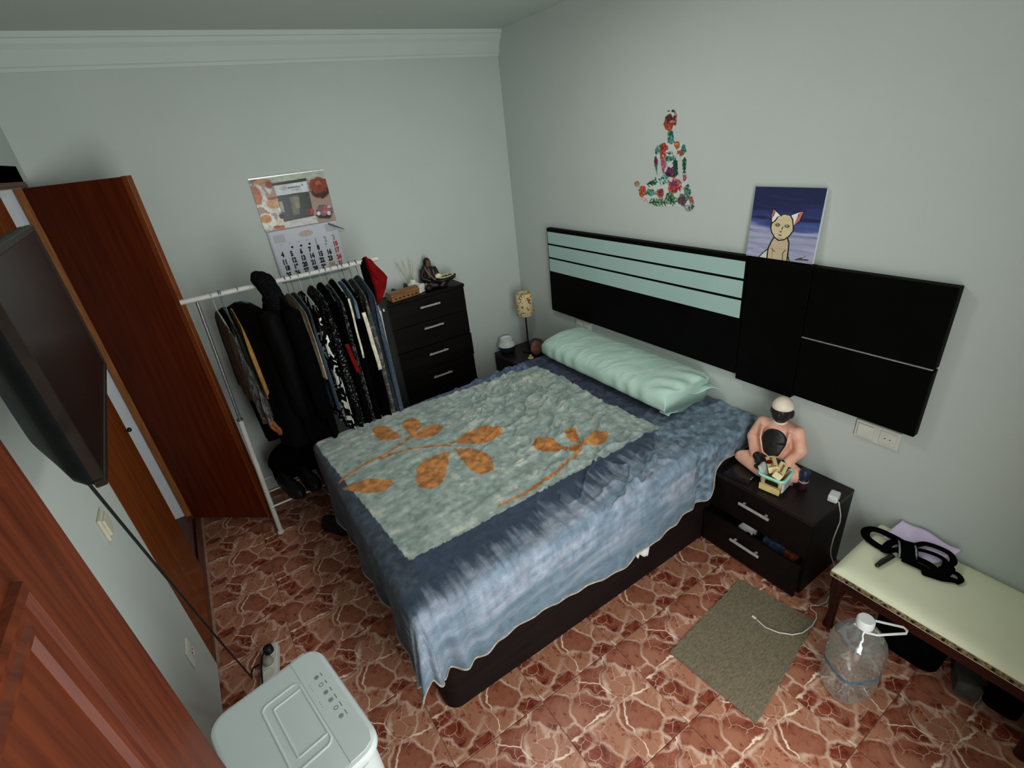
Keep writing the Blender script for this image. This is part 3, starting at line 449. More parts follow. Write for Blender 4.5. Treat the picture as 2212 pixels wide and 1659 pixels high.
# ------------------------------------------------------------------ headboard on the right wall
def hb(y, z, x): k = x/XW; return y*k, 2-(2-z)*k
t = thing('headboard', 'wide wall-mounted black headboard with three pale glass strips', 'headboard', (XW, 1.7, .77))
def slab(name, y0, y1, z0, z1, x0, mat, parent=t, bev=.0025, x1=XW-.0015):
    a, c0 = hb(y0, z0, x0); b2, c1 = hb(y1, z1, x0); return G().box(x0, x1, a, b2, c0, c1, bev).build(name, mat, parent)
XP = 2.066
pl = slab('left_panel', 1.338, 2.874, .782, 1.381, XP, M_black)
slab('middle_panel', 1.044, 1.334, .757, 1.377, XP-.004, M_black)
slab('upper_right_panel', .556, 1.040, 1.0705, 1.377, XP, M_black)
slab('lower_right_panel', .556, 1.040, .776, 1.0615, XP, M_black)
slab('chrome_strip', .562, 1.040, 1.0632, 1.0688, XP-.001, M_chrome, bev=.0005)
for zz in ((1.2755, 1.356), (1.1805, 1.2635), (1.079, 1.168)): slab('glass_strip', 1.349, 2.868, zz[0], zz[1], XP-.006, M_glass, pl, .002, XP)
# ------------------------------------------------------------------ nightstands and slim chest
def handle(x, yc, z, L, parent, axis='y', out=-1):
    g = G(); r = .0065
    if axis == 'y':
        g.box(x+out*.026, x+out*.016, yc-L/2, yc+L/2, z-r, z+r, .002, seg=1)
        for s in (-.36, .36): g.box(min(x, x+out*.02), max(x, x+out*.02), yc+s*L-.005, yc+s*L+.005, z-.004, z+.004)
    else:
        g.box(yc-L/2, yc+L/2, x+out*.026, x+out*.016, z-r, z+r, .002, seg=1)
        for s in (-.36, .36): g.box(yc+s*L-.005, yc+s*L+.005, min(x, x+out*.02), max(x, x+out*.02), z-.004, z+.004)
    g.build('handle', M_alu, parent)
def nightstand(label, y0, y1, pull):
    t = thing('nightstand', label, 'nightstand', ((1.764+XW)/2, (y0+y1)/2, 0)); xf = 1.782; xb = XW-.004
    G().box(1.764, xb, y0, y1, .408, .43, .0015, seg=1).build('top_board', M_wenget, t)
    G().box(xf, xb, y0+.001, y0+.018, .0, .408).build('side_board', M_wenge, t)
    G().box(xf, xb, y1-.018, y1-.001, .0, .408).build('side_board', M_wenge, t)
    G().box(xb-.008, xb, y0+.018, y1-.018, .012, .408).build('back_board', M_wenge, t)
    G().box(xf, xb-.008, y0+.018, y1-.018, .012, .028).build('bottom_board', M_wenge, t)
    for k, (za, zb, p) in enumerate(((.226, .404, 0), (.014, .218-.018*(pull > 0), pull))):
        d = G().box(xf-.018-p, xf-p-.0005, y0+.002, y1-.002, za, zb, .001, seg=1)
        d.box(xf-p, xf-p+.27, y0+.03, y0+.042, za+.015, zb-.03); d.box(xf-p, xf-p+.27, y1-.042, y1-.03, za+.015, zb-.03)
        d.box(xf-p, xf-p+.27, y0+.042, y1-.042, za+.015, za+.024)
        o = d.build('drawer', M_wenge, t); handle(xf-.018-p, (y0+y1)/2-.0, .343 if k == 0 else .137, .15, o)
    return t
NS = nightstand('near dark brown nightstand between the bed and the cream bench', .698, 1.186, .034)
NF = nightstand('far dark brown nightstand in the corner beyond the pillow', 2.745, 3.236, 0)
t = thing('shoe_cabinet', 'slim dark brown chest of four visible drawers against the far wall', 'cabinet', (1.225, 3.18, 0))
G().box(.936, 1.512, 3.088, 3.272, 1.068, 1.09, .0015, seg=1).build('top_board', M_wenge, t)
G().box(.94, .958, 3.112, 3.270, 0, 1.068).build('side_board', M_wenge, t); G().box(1.49, 1.508, 3.112, 3.270, 0, 1.068).build('side_board', M_wenge, t)
G().box(.958, 1.49, 3.262, 3.270, 0, 1.068).build('back_board', M_wenge, t)
for k, (za, zb, hz, ex_) in enumerate(((.900, 1.065, 1.008, 0), (.725, .896, .857, 0), (.545, .718, .660, .006), (.365, .541, .480, 0), (.185, .361, .30, .003), (.012, .181, .12, 0))):
    d = G().box(.941, 1.507+ex_, 3.094, 3.112, za, zb, .001, seg=1).build('drawer', M_wenge, t); handle(3.094, 1.228, hz, .15, d, 'x')
# ------------------------------------------------------------------ bed, blanket, pillow
t = thing('bed', 'double bed on a dark brown box base, pushed against the headboard wall', 'bed', (1.15, 1.87, 0))
def rrect(x0, x1, y0, y1, r, n=8):
    P = []
    for cx, cy, a0 in ((x1-r, y1-r, 0), (x0+r, y1-r, 90), (x0+r, y0+r, 180), (x1-r, y0+r, 270)):
        for i in range(n+1): a = math.radians(a0+90*i/n); P.append((cx+r*math.cos(a), cy+r*math.sin(a)))
    return P
M_base = pm('bed_base_wenge', (.0125, .0075, .0072), (.009, .0055, .0052), 5, 4, .55, .03, 60, spec=.07, stretch=(.6, 5, 5))
G().prism(rrect(.247, 2.095, 1.192, 2.56, .055), .004, .325, bev=.004).build('box_base', M_base, t, smooth=40)
G().prism(rrect(.252, 2.092, 1.215, 2.55, .06), .325, .586, bev=.03).build('mattress', M_sheet, t, smooth=40)
BX0, BX1, BY0, BY1, BZ, BR = .238, 2.088, 1.205, 2.562, .600, .045
hxs = [.24, .3, .4, .53, .75, 1.0, 1.29, 1.6, 1.69, 1.735, 1.76, 1.80, 2.1]; hzs = [.30, .285, .268, .286, .268, .240, .255, .294, .305, .36, .45, .475, .48]
def make_blanket():
    La, Lc = .37, .33
    ns, nt_ = 470, 400; na, nb, nc = 80, 84, 60
    sa = np.concatenate([-np.linspace(1, 0, na, endpoint=False), np.linspace(0, 1, ns-na)]); tb = np.concatenate([-np.linspace(1, 0, nb, endpoint=False), np.linspace(0, 1, nt_-nb-nc), 1+np.linspace(0, 1, nc+1)[1:]])
    Sx, Ty = np.meshgrid(sa, tb, indexing='ij')
    sx = np.where(Sx < 0, Sx*La, Sx*(BX1-BX0))
    xw_ = np.clip(BX0+sx, .24, 2.1)
    hz = np.interp(xw_, hxs, hzs); Lb = (BZ-BR-hz)+BR*math.pi/2+.006*np.sin(xw_*23)+.004*np.sin(xw_*51)
    b = np.where(Ty < 0, -Ty*Lb, 0); c = np.where(Ty > 1, (Ty-1)*Lc, 0); a = np.where(Sx < 0, -sx, 0)
    yt = BY0+np.clip(Ty, 0, 1)*(BY1-BY0); xt = BX0+np.clip(sx, 0, None)
    side = np.maximum(b, c); r = np.hypot(a, side); r = r*(1-.25*np.sin(2*np.arctan2(side, np.maximum(a, 1e-9)))**2)
    th = np.arctan2(side, np.maximum(a, 1e-9)); th = np.where(r < 1e-9, 0, th)
    corner = (a > 0) & (side > 0)
    arc = BR*math.pi/2; ra = np.clip(r, 0, arc)/BR
    out = BR*np.sin(ra); drop = BR*(1-np.cos(ra))+np.clip(r-arc, 0, None)
    ramp = np.clip((r-.05)/.30, 0, 1)
    # folds: corner cone, near side close to the foot, faint elsewhere
    s_al = np.clip(BX0+sx, BX0, None)-BX0
    dec = np.exp(-(s_al/.16)**2)
    fold_near = ramp**1.2*(.028*dec*np.cos(s_al*2*math.pi/.10)+.010*(1-dec)*np.sin(s_al*9+1.2*np.sin(s_al*4))+.006*np.sin(s_al*26+2*np.sin(s_al*5))*(1-dec)+.02*np.exp(-((s_al-1.42)/.16)**2)*np.sin(s_al*48))
    fold_foot = ramp*(.012*np.sin((yt-BY0)*13)+.007*np.sin((yt-BY0)*29+1))
    fold_corner = ramp**1.1*(.024*np.cos(th*8.0)+.034)
    wgt = np.sin(np.clip(th, 0, math.pi/2)*2)
    f = np.where(corner, np.where(b > 0, fold_corner*wgt**.5+fold_near*np.sin(th)**4+fold_foot*np.cos(th)**4, .02*ramp*np.cos(th*7)*wgt), np.where(b > 0, fold_near, np.where(c > 0, .008*ramp*np.sin(s_al*14), fold_foot)))
    f = f+ramp*.010*(fbm(s_al*9+31, (yt+drop)*9, 3, 5))*(r > 0)
    f = f+ramp*.006
    out = np.maximum(out+f, .012*np.clip(r/.05, 0, 1)+out*.3)
    dx = np.where(a > 0, -np.cos(th), 0); dy = np.where(b > 0, -np.sin(th), np.where(c > 0, np.sin(th), 0))
    X = xt+dx*out; Y = yt+dy*out; Z = BZ-drop
    # surface wrinkles on top
    X0, Y0 = xt+dx*np.minimum(r, .2), yt+dy*np.minimum(r, .2)
    wr = fbm(X0*5+Y0*3, Y0*15-X0*4, 4, 11)*.006+fbm(X0*9+Y0*6+4, Y0*24-X0*5, 3, 21)*.012*np.clip((X0-.9)/.4, 0, 1)+fbm(X0*14, Y0*60, 2, 31)*.0015
    ridge = np.abs(fbm(X0*5+Y0*6, Y0*9-X0*7, 3, 41)); wr2 = np.clip(.12-ridge, 0, 1)*.20*np.clip((X0-.8)/.5, 0, 1)*np.clip((1.75-X0)/.3, 0, 1)
    Z = Z+np.where(r < .1, 1-r/.1, 0)*(wr+wr2+.004*np.clip((X0-.3), 0, 1))
    Y = Y-(b > .1)*fbm(X0*7, Z*9, 4, 51)*.008*np.clip((b-.1)/.1, 0, 1)
    # ---------------- printed colours plus painted foot-side shade (in cloth-plan coordinates)
    PX = xt+np.where(a > 0, -a, 0); PY = yt-b+c
    col = np.zeros(PX.shape+(3,))
    nz = fbm(PX*40, PY*40, 4, 61); nz2 = fbm(PX*5+3+PY*1.5, PY*26-PX*3, 4, 62); nzv = fbm(PX*60, PY*8, 3, 63)
    x_l = np.interp(PY, [1.44, 2.46], [.296, .216])+.004*fbm(PX*60, PY*60, 2, 64); x_r = 1.655+.03*fbm(PX*3, PY*5, 2, 65)
    inside = (PX > x_l) & (PX < x_r) & (PY > 1.428+.006*fbm(PX*60, PY*60, 2, 66)) & (PY < np.interp(PX, [.2, 1.65], [2.62, 2.475])+.006*nz)
    pale = LIN([144, 154, 148], 1.62); pale2 = LIN([112, 127, 123], 1.62); pale3 = LIN([158, 160, 150], 1.62)
    w = np.clip(.5+nz2*.7+nz*.35, 0, 1)[..., None]; pc = pale2*(1-w)+np.where(w > .75, pale3, pale)*w
    navy = LIN([48, 58, 74], 1.6); steel = LIN([92, 108, 122], 1.5); lav = LIN([126, 133, 146], 1.42); teal = LIN([84, 101, 113], 1.42)
    ed = np.where(PY < 1.43, 1.43-PY, 0)                       # distance below the panel, near side
    k1 = np.clip((ed-np.interp(PX, [.3, 1.5], [.15, .045])+nzv*.10)/.10, 0, 1)[..., None]; k2 = np.clip((ed-.40-nz2*.14+nz*.06)/.10, 0, 1)[..., None]
    lw_ = np.clip(np.interp(PX, [.9, 1.7], [.55, .15])+nz2*1.4+nzv*.5, 0, 1)[..., None]
    bc = navy*(1-k1)+(lav*lw_+steel*(1-lw_))*k1
    bc = bc*(1-k2)+teal*k2
    sq = (np.floor(PX*22) % 3 == 0) & (np.abs((PY % .09)-.045) < .03) & (ed > .16) & (ed < .4)
    bc = np.where(sq[..., None], bc*1.12, bc)
    far = (PY > 2.4)[..., None]; bc = np.where(far, LIN([76, 88, 112], 1.5)*(1+nz[..., None]*.5), bc)
    head = (PX > 1.6)[..., None]; kh = np.clip((1.62-PY)/.25, 0, 1)[..., None]; bc = np.where(head, (LIN([46, 52, 70], 1.5)*(1-kh)+steel*kh)*(1+nz[..., None]*.7), bc)
    foot = (PX < .30)[..., None] & (PY > 1.3)[..., None]; bc = np.where(foot, LIN([54, 63, 74], 1.35)*(1+nz[..., None]*.5), bc)  # foot overhang darkened: its shade is painted into the cloth colour
    col = np.where(inside[..., None], pc, bc)
    org = LIN([170, 114, 62], 1.5); org2 = LIN([146, 96, 54], 1.5); wo = np.clip(.5+nz*1.6, 0, 1)[..., None]; oc = org2*(1-wo)+org*wo
    leaf = np.zeros(PX.shape, bool); jit = .004
    jx = PX+jit*fbm(PX*50, PY*50, 2, 71)*2; jy = PY+jit*fbm(PX*50, PY*50, 2, 72)*2
    for L_ in LEAVES: leaf |= inpoly(jx, jy, L_)
    for L_ in STEMS: leaf |= dline(jx, jy, L_) < .0085
    col = np.where((leaf & (PX > x_l-.03))[..., None], oc, col)
    col = np.clip(col*(1+nz[..., None]*.38), .002, .9)
    V = np.stack([X, Y, Z], -1).reshape(-1, 3); F = gridF(ns, nt_)
    mb = vm('fleece_blanket', .95, .08, .55, 260, .18, 340, sheen=.15)
    o = np_mesh('blanket', V, F, mb); set_col(o.data, col.reshape(-1, 3))
    o.modifiers.new('solid', 'SOLIDIFY').thickness = .006; o.modifiers['solid'].offset = -1
    tag(o, 'blue fleece blanket printed with orange leaves on a grey-green panel', 'blanket')
    P3 = np.stack([X, Y, Z], -1); hem = [tuple(p) for p in P3[:, 0][::2]]; hem2 = [tuple(p) for p in P3[0, :][::2]]
    g = G().tube(hem, .0042, 6).tube(hem2, .0042, 6); h = g.build('hem_binding', M_hem, o, smooth=60); h['label'] = 'pale hem binding'
    return o
BL = make_blanket()
def make_pillow():
    t = thing('pillow', 'long mint green pillow lying across the head of the bed', 'pillow', (1.90, 1.98, BZ+.012))
    x0, x1, ya, yb, z0, h = 1.712, 2.082, 1.452, 2.535, BZ+.016, .165
    nu, nv = 190, 96; U, A_ = np.meshgrid(np.linspace(0, 1, nu), np.linspace(0, 2*math.pi, nv, endpoint=False), indexing='ij')
    d0, d1 = U*(yb-ya), (1-U)*(yb-ya)
    endl = np.sqrt(np.clip(1-(1-np.clip(d1/.10, 0, 1))**2, 0, 1)); endr = .60+.40*np.sqrt(np.clip(1-(1-np.clip(d0/.16, 0, 1))**2, 0, 1))
    wx = (.80+.20*np.clip(d1/.12, 0, 1)**.5)*np.where(d1 <= 1e-6, .9, 1); e = endl*endr
    ca, sa_ = np.cos(A_), np.sin(A_); pw = 2/2.7
    cx = np.sign(ca)*np.abs(ca)**pw; cz = np.sign(sa_)*np.abs(sa_)**pw
    X = (x0+x1)/2+cx*(x1-x0)/2*wx; Y = ya+U*(yb-ya); Zc = z0+h/2
    hz = h/2*e
    Z = z0+h*.5+cz*hz; Z = np.where(cz < 0, z0+h*.5*(1+cz*.98)*np.where(e < 1, .5+.5*e, 1)+h*.5*(1-e)*.0, Z)
    w = (fbm(Y*16+X*9, X*7-Y*4, 4, 3)*.007+np.clip(.10-np.abs(fbm(Y*9+X*10, X*5-Y*3, 3, 8)), 0, 1)*.035)*np.clip(cz+.55, 0, 1)
    w += .008*np.exp(-(d0/.12)**2)*np.sin(X*60+Y*40)*(cz > -.3)
    fr = np.clip(-cx, 0, 1)*np.clip(d1/.15, 0, 1)
    X = X-fr*(.0045*np.sin(Y*46+2*np.sin(Y*11))*np.clip(1-np.abs(cz), 0, 1))
    Z = Z+w
    Y = Y+.012*np.sin(X*40)*np.exp(-(d0/.03)**2)
    V = np.stack([X, Y, Z], -1).reshape(-1, 3)
    i, j = np.meshgrid(np.arange(nu-1), np.arange(nv), indexing='ij'); j2 = (j+1) % nv
    F = np.stack([i*nv+j, i*nv+j2, (i+1)*nv+j2, (i+1)*nv+j], -1).reshape(-1, 4)
    o = np_mesh('pillow_body', V, F, M_mint, t)
    b = bmesh.new(); b.from_mesh(o.data); bmesh.ops.holes_fill(b, edges=[e_ for e_ in b.edges if e_.is_boundary], sides=0); bmesh.ops.recalc_face_normals(b, faces=list(b.faces)); b.to_mesh(o.data); b.free()
    o.data.polygons.foreach_set('use_smooth', [True]*len(o.data.polygons))
    # loose open end of the case
    def flap(k0):
        def fn(u, v):
            x = x0+.03+(x1-x0-.03)*u; y = ya+.05-v*(.050+.060*u*u+.010*math.sin(u*9))
            z = z0+.055+k0+.030*math.sin(u*math.pi)*(1-.5*v)+.012*math.sin(u*15+k0*90)*v-.020*v*(1-u)
            return (x, y, z)
        return fn
    g = G().grid(lambda u, v: flap(.02)(.42+.58*u, v), 30, 14); g.build('case_flap', M_mint, t, smooth=80, solid=.004)
    def fl2(u, v):
        x = x0+.02+.24*u; y = ya+.045-v*(.060-.03*u); z = z0+.022+.02*math.sin(u*3.1)*(1-v)+.008*math.sin(u*17)*v
        return (x, y, z)
    G().grid(fl2, 30, 12).build('case_flap', M_mint, t, smooth=80, solid=.004)
make_pillow()
def fsh(u, v):
    x = 1.215+.185*u; z = .34-v*(.075+.085*max(0, 1-abs(u-.35)*2.6)+.03*max(0, math.sin(u*16))); return (x, 1.166+.006*math.sin(u*19+v*3), z)
o = G().grid(fsh, 26, 12).build('bed_sheet', M_sheet, None, smooth=80, solid=.003)
tag(o, 'corner of a white sheet hanging out below the blanket hem', 'sheet')
# ------------------------------------------------------------------ cat canvas on the headboard
def make_canvas():
    t = thing('canvas_painting', 'small canvas painting of a cream cat on a night-blue ground, leaning on the headboard', 'painting', (2.085, 1.18, 1.396))
    p0 = Vector((2.071, 1.3265, 1.396)); p1 = Vector((2.071, 1.0325, 1.396)); q0 = Vector((2.088, 1.3105, 1.684)); q1 = Vector((2.088, 1.0225, 1.684))
    # recompute a true rectangle standing on its bottom edge
    uy = (p1-p0).normalized(); up = ((q0-p0)-uy*(q0-p0).dot(uy)).normalized(); nn = uy.cross(up); Wd, H = .294, .289
    if nn.x > 0: nn = -nn
    M = Matrix(((uy.x, up.x, nn.x, p0.x), (uy.y, up.y, nn.y, p0.y), (uy.z, up.z, nn.z, p0.z), (0, 0, 0, 1)))
    G().box(0, Wd, 0, H, -.014, 0, .001, M=M, seg=1).build('stretcher_canvas', M_lam, t)
    n = 260; u, v = np.meshgrid(np.linspace(0, 1, n), np.linspace(0, 1, n), indexing='ij')
    st = fbm(u*3, v*26, 4, 5); K = 1.8
    navy = LIN([27, 32, 62], K); nav2 = LIN([48, 52, 104], K); blue = LIN([62, 78, 128], K); lil = LIN([136, 136, 160], K); gl = LIN([118, 120, 140], K)
    def mixc(a, b, k): return a*(1-k[..., None])+b*k[..., None]
    vv = v+st*.10; col = mixc(navy, nav2, np.clip(.5+st*1.8-.6*(vv < .2), 0, 1)*np.clip(vv*1.6, 0, 1)); col = mixc(col, blue, np.clip((vv-.40)/.14, 0, 1)*.8); col = mixc(col, mixc(gl, lil, np.clip(.5+st*2, 0, 1)), np.clip((vv-.54-.02*u)/.09, 0, 1))
    for poly, c in CAT['fill']: col = np.where(inpoly(u, v, poly)[..., None], LIN(c, K)*(1+st[..., None]*.15), col)
    for x, y, a, b, c in CAT['ell']: col = np.where((((u-x)/a)**2+((v-y)/b)**2 < 1)[..., None], LIN(c, K), col)
    for L_, w, k in CAT['line']: col = np.where((dline(u, v, L_) < w*.55)[..., None], LIN((16, 18, 14) if k == 0 else (60, 58, 44), K), col)
    zz = np.full(u.shape, .0006); V = np.stack([u*Wd, (1-v)*H, zz], -1).reshape(-1, 3)
    V = V @ np.array(M.to_3x3()).T+np.array(M.translation)
    o = np_mesh('painted_face', V, gridF(n, n)[:, ::-1], vm('cat_paint', .6, .25, .12, 300), t, False); set_col(o.data, col.reshape(-1, 3)); o['label'] = 'painted picture of a seated cat'
make_canvas()
# ------------------------------------------------------------------ wall sticker
def make_sticker():
    st = np.array(STICK); n = .0021
    ys = np.arange(st[:, 0].min(), st[:, 0].max()+n, n); zs = np.arange(st[:, 1].min(), st[:, 1].max()+n, n); y, z = np.meshgrid(ys, zs, indexing='ij')
    K = 1.72; base = LIN([160, 168, 164], K); nz = fbm(y*60, z*60, 4, 3); nz2 = fbm(y*140, z*140, 2, 9); col = np.ones(y.shape+(3,))*base
    for cy, cz, ry, rz, c in STICKB:
        d = ((y-cy)/ry)**2+((z-cz)/rz)**2; k = np.clip((1.15-d+nz*1.3)/.35, 0, 1)[..., None]; a = np.arctan2((z-cz)/rz, (y-cy)/ry); pet = .82+.30*np.sin(a*3+np.sqrt(d)*9+cy*50)
        sp = np.where(nz2 > .18, 1.7, 1.0)
        cc = LIN(c, K*.74)*(pet*(1+nz*.8)*sp)[..., None]
        if c[1] > c[0] and c[1] > 100: cc = np.where((nz2 > .13)[..., None], LIN([24, 66, 56], K), cc)
        col = col*(1-k)+cc*k
    for L_ in STICKL:
        (ya, za), (yb, zb) = L_; l = math.hypot(yb-ya, zb-za); s = ((y-ya)*(yb-ya)+(z-za)*(zb-za))/l; q = (-(y-ya)*(zb-za)+(z-za)*(yb-ya))/l
        w = .007*np.clip(np.sin((s-np.abs(q)*.6)*2*math.pi/.019), 0, 1); on = (s > 0) & (s < l) & ((np.abs(q) < .0022) | ((np.abs(q) < .021) & (w > .0042)))
        col = np.where(on[..., None], LIN([20, 44, 26], K), col)
    keep = inpoly(y, z, STICK)
    for h in STICKH: keep &= ~inpoly(y, z, h)
    F = gridF(len(ys), len(zs)); F = F[keep.ravel()[F].all(1)]; used = np.unique(F); mp = -np.ones(keep.size, int); mp[used] = np.arange(len(used))
    V = np.stack([np.full(y.shape, XW-.0012), y, z], -1).reshape(-1, 3)[used]
    o = np_mesh('wall_sticker', V, mp[F], vm('sticker_print', .6, .25), None, False); set_col(o.data, np.clip(col.reshape(-1, 3)[used], .003, .9))
    tag(o, 'floral wall sticker of a meditating figure seen above the bed', 'sticker')
make_sticker()
# ------------------------------------------------------------------ calendar
def make_calendar():
    t = thing('wall_calendar', 'wall calendar with a bakery picture, hanging above the clothes rack', 'calendar', (.59, YW-.004, 1.36))
    x0, x1, zt, zm = .386, .800, 1.915, 1.632; K = 1.6; n = 260
    u, v = np.meshgrid(np.linspace(0, 1, n), np.linspace(0, 1, n), indexing='ij'); nz = fbm(u*26, v*20, 4, 4)
    col = np.ones(u.shape+(3,))*LIN([138, 116, 106], K)
    for it in CALPIC:
        if it[0] == 'p': col = np.where(inpoly(u, v, it[1])[..., None], LIN(it[2], K)*(1+nz[..., None]*.3), col)
        else:
            x, y, a, b, c = it[1]; d = ((u-x)/a)**2+((v-y)/b)**2; k = np.clip((1.1-d+nz*.5)/.25, 0, 1)[..., None]; col = col*(1-k)+LIN(c, K)*(1+nz[..., None]*.5)*k
    xx = x0+(x1-x0)*u; zz = zt+(zm-zt)*v; yy = YW-.006-.006*np.sin(u*3.1)*np.sin(v*3.1)
    o = np_mesh('picture_board', np.stack([xx, yy, zz], -1).reshape(-1, 3), gridF(n, n), vm('calendar_print', .35, .4), t, False); set_col(o.data, np.clip(col.reshape(-1, 3), .003, .9)); o['label'] = 'glossy picture of an oven, bread and cakes'
    G().box(x0-.004, x1+.003, YW-.008, YW-.001, zt-.001, zt+.007, .001, seg=1).build('metal_strip', M_chrome, t)
    zb = 1.335
    def pad(u, v):
        x = x0+.006+(x1-x0-.008)*u; z = zm-.002+(zb-zm)*v
        y = YW-.008-.010*v*math.sin(u*2.6)-.004*math.sin(v*3)
        return (x, y, z)
    Mp = pm('calendar_paper', S(158, 160, 168, 1.9), S(153, 155, 163, 1.9), 6, 2, .8)
    G().grid(pad, 24, 24).build('month_sheet', Mp, t, smooth=80, solid=.004)
    G().grid(lambda u, v: (x1-.055+.085*u, YW-.012-.010*math.sin(u*2)-.006*v, zm-.006-.052*u-.012*v*(1-u*.6)), 8, 4).build('curled_corner', M_grey, t, smooth=80)
    def on(x, z):
        v = (zm-.002-z)/(zm-zb); uu = (x-x0-.006)/(x1-x0-.008); y = YW-.008-.010*v*math.sin(uu*2.6)-.004*math.sin(v*3)-.0032
        return Matrix(((1, 0, 0, x), (0, 0, -1, y), (0, 1, 0, z), (0, 0, 0, 1)))
    MK = pm('black_ink', (.012, .018, .016), (.01, .015, .014), 30, 2, .7); MR = pm('red_ink', S(140, 44, 34, 2.2), S(130, 38, 30, 2.2), 30, 2, .7); MG = pm('grey_ink', S(112, 112, 104, 2.2), S(104, 104, 96, 2.2), 200, 2, .7); MT_ = pm('tan_ink', S(140, 122, 92, 2.2), S(132, 112, 84, 2.2), 30, 2, .7)
    blk = [k for k in CALN if k not in (3, 10, 17, 24, 31, 30, 1, 2, 9)]
    nar = Matrix.Diagonal((.80, 1.16, 1, 1))
    for k in CALN:
        if k == 30: continue
        text_mesh([(str(k), .034, .0024, on(*CALN[k]) @ nar)]).build('date_number', MR if k in (10, 17, 24, 31) else MG if k in (1, 2, 3, 9) else MK, t, fix=False)
    g = G(); M_ = on(*CALN[30]); g.box(-.019, .019, -.016, .016, -.0005, .0005, M=M_); g.build('framed_date', MT_, t)
    text_mesh([('30', .03, .001, on(CALN[30][0], CALN[30][1]) @ Matrix.Translation((0, 0, .001)) @ nar)]).build('date_number', MG, t, fix=False)
    for k in ((.503, 1.526), (.555, 1.525), (.605, 1.526)): G().lathe([(0.0068, 0), (.0068, .0004), (0, .0004)], n=14, M=on(*k)).build('printed_dot', MK, t)
    g = G()
    for cx, cz in ((.447, 1.585), (.752, 1.597)):
        for r_ in range(6):
            for c_ in range(7): g.box(-.0028, .0028, -.002, .002, 0, .0004, M=on(cx-.027+.009*c_, cz+.018-.0075*r_))
    for k in range(7): g.box(-.006, .006, -.0015, .0015, 0, .0004, M=on(.447+.0505*k, 1.551))
    g.build('small_month_tables', MG, t)['kind'] = 'stuff'
    g = G()
    g.lathe([(.042, 0), (.042, .0004), (0, .0004)], n=30, M=on(.602, 1.588) @ Matrix.Diagonal((1, .42, 1, 1)))
    g.build('month_medallion', pm('pink_ink', S(150, 132, 130, 2.2), S(120, 112, 96, 2.2), 90, 3, .7), t)
make_calendar()
# ------------------------------------------------------------------ clothes rack
RY = 2.757; RZ = 1.452
def make_rack():
    t = thing('clothes_rack', 'white tubular clothes rack loaded with dark garments by the far wall', 'clothes rack', (.34, RY, 0))
    G().tube([(-.128, RY, RZ), (.35, RY, RZ), (.845, RY, RZ)], .0125, 12).build('bar', M_rackw, t, smooth=50)
    for xb, xt_, zj in ((-.112, -.062, .785), (.745, .792, 1.165)):
        f = (zj-.03)/(RZ-.03); xj = xb+(xt_-xb)*f
        p = G().tube([(xb, RY, .03), (xj, RY, zj)], .0135, 12).build('post', M_rackw, t, smooth=50)
        G().tube([(xj, RY, zj-.01), (xt_, RY, RZ-.012)], .008, 10).tube([(xj, RY, zj), (xj, RY, zj+.012)], .015, 12).build('inner_post', M_steel, p, smooth=50)
        G().tube([(xb, RY-.012, .028), (xb, RY+.36, .028)], .0135, 10).build('foot', M_rackw, t, smooth=50)
        G().tube([(xb, RY-.030, .028), (xb, RY-.010, .028)], .0165, 14).build('foot_cap', M_plate, t, smooth=50)
    for y in (RY-.01, RY+.16, RY+.32): G().tube([(-.105, y, .205), (.745, y, .205)], .006, 8).build('rail', M_rackw, t, smooth=50)
    for xb in (-.105, .752): G().tube([(xb, RY-.012, .205), (xb, RY+.325, .205)], .006, 8).build('rail', M_rackw, t, smooth=50)
make_rack()
gm_cache = {}
def cloth(name, c, c2=None, scale=30, **k):
    if name not in gm_cache: gm_cache[name] = pm(name, c, c2, scale, 3, .9, .25, 150, spec=.08, **k)
    return gm_cache[name]
def print_cloth(name, base, spots, scale, thr, stretch=(1, 1, 1), soft=.03):
    m, t, N, L, b = nt(name); tc = N.new('ShaderNodeTexCoord'); mp = N.new('ShaderNodeMapping'); mp.inputs['Scale'].default_value = stretch; L.new(tc.outputs['Object'], mp.inputs[0])
    no = N.new('ShaderNodeTexNoise'); no.inputs['Scale'].default_value = scale; no.inputs['Detail'].default_value = 1; no.inputs['Distortion'].default_value = 1.2; L.new(mp.outputs[0], no.inputs[0])
    r = N.new('ShaderNodeValToRGB'); e = r.color_ramp.elements; e[0].position = thr; e[0].color = (*base, 1); e[1].position = thr+soft; e[1].color = (*spots, 1); L.new(no.outputs['Fac'], r.inputs[0]); L.new(r.outputs[0], b.inputs['Base Color'])
    b.inputs['Roughness'].default_value = .85; b.inputs['Specular IOR Level'].default_value = .1; return m
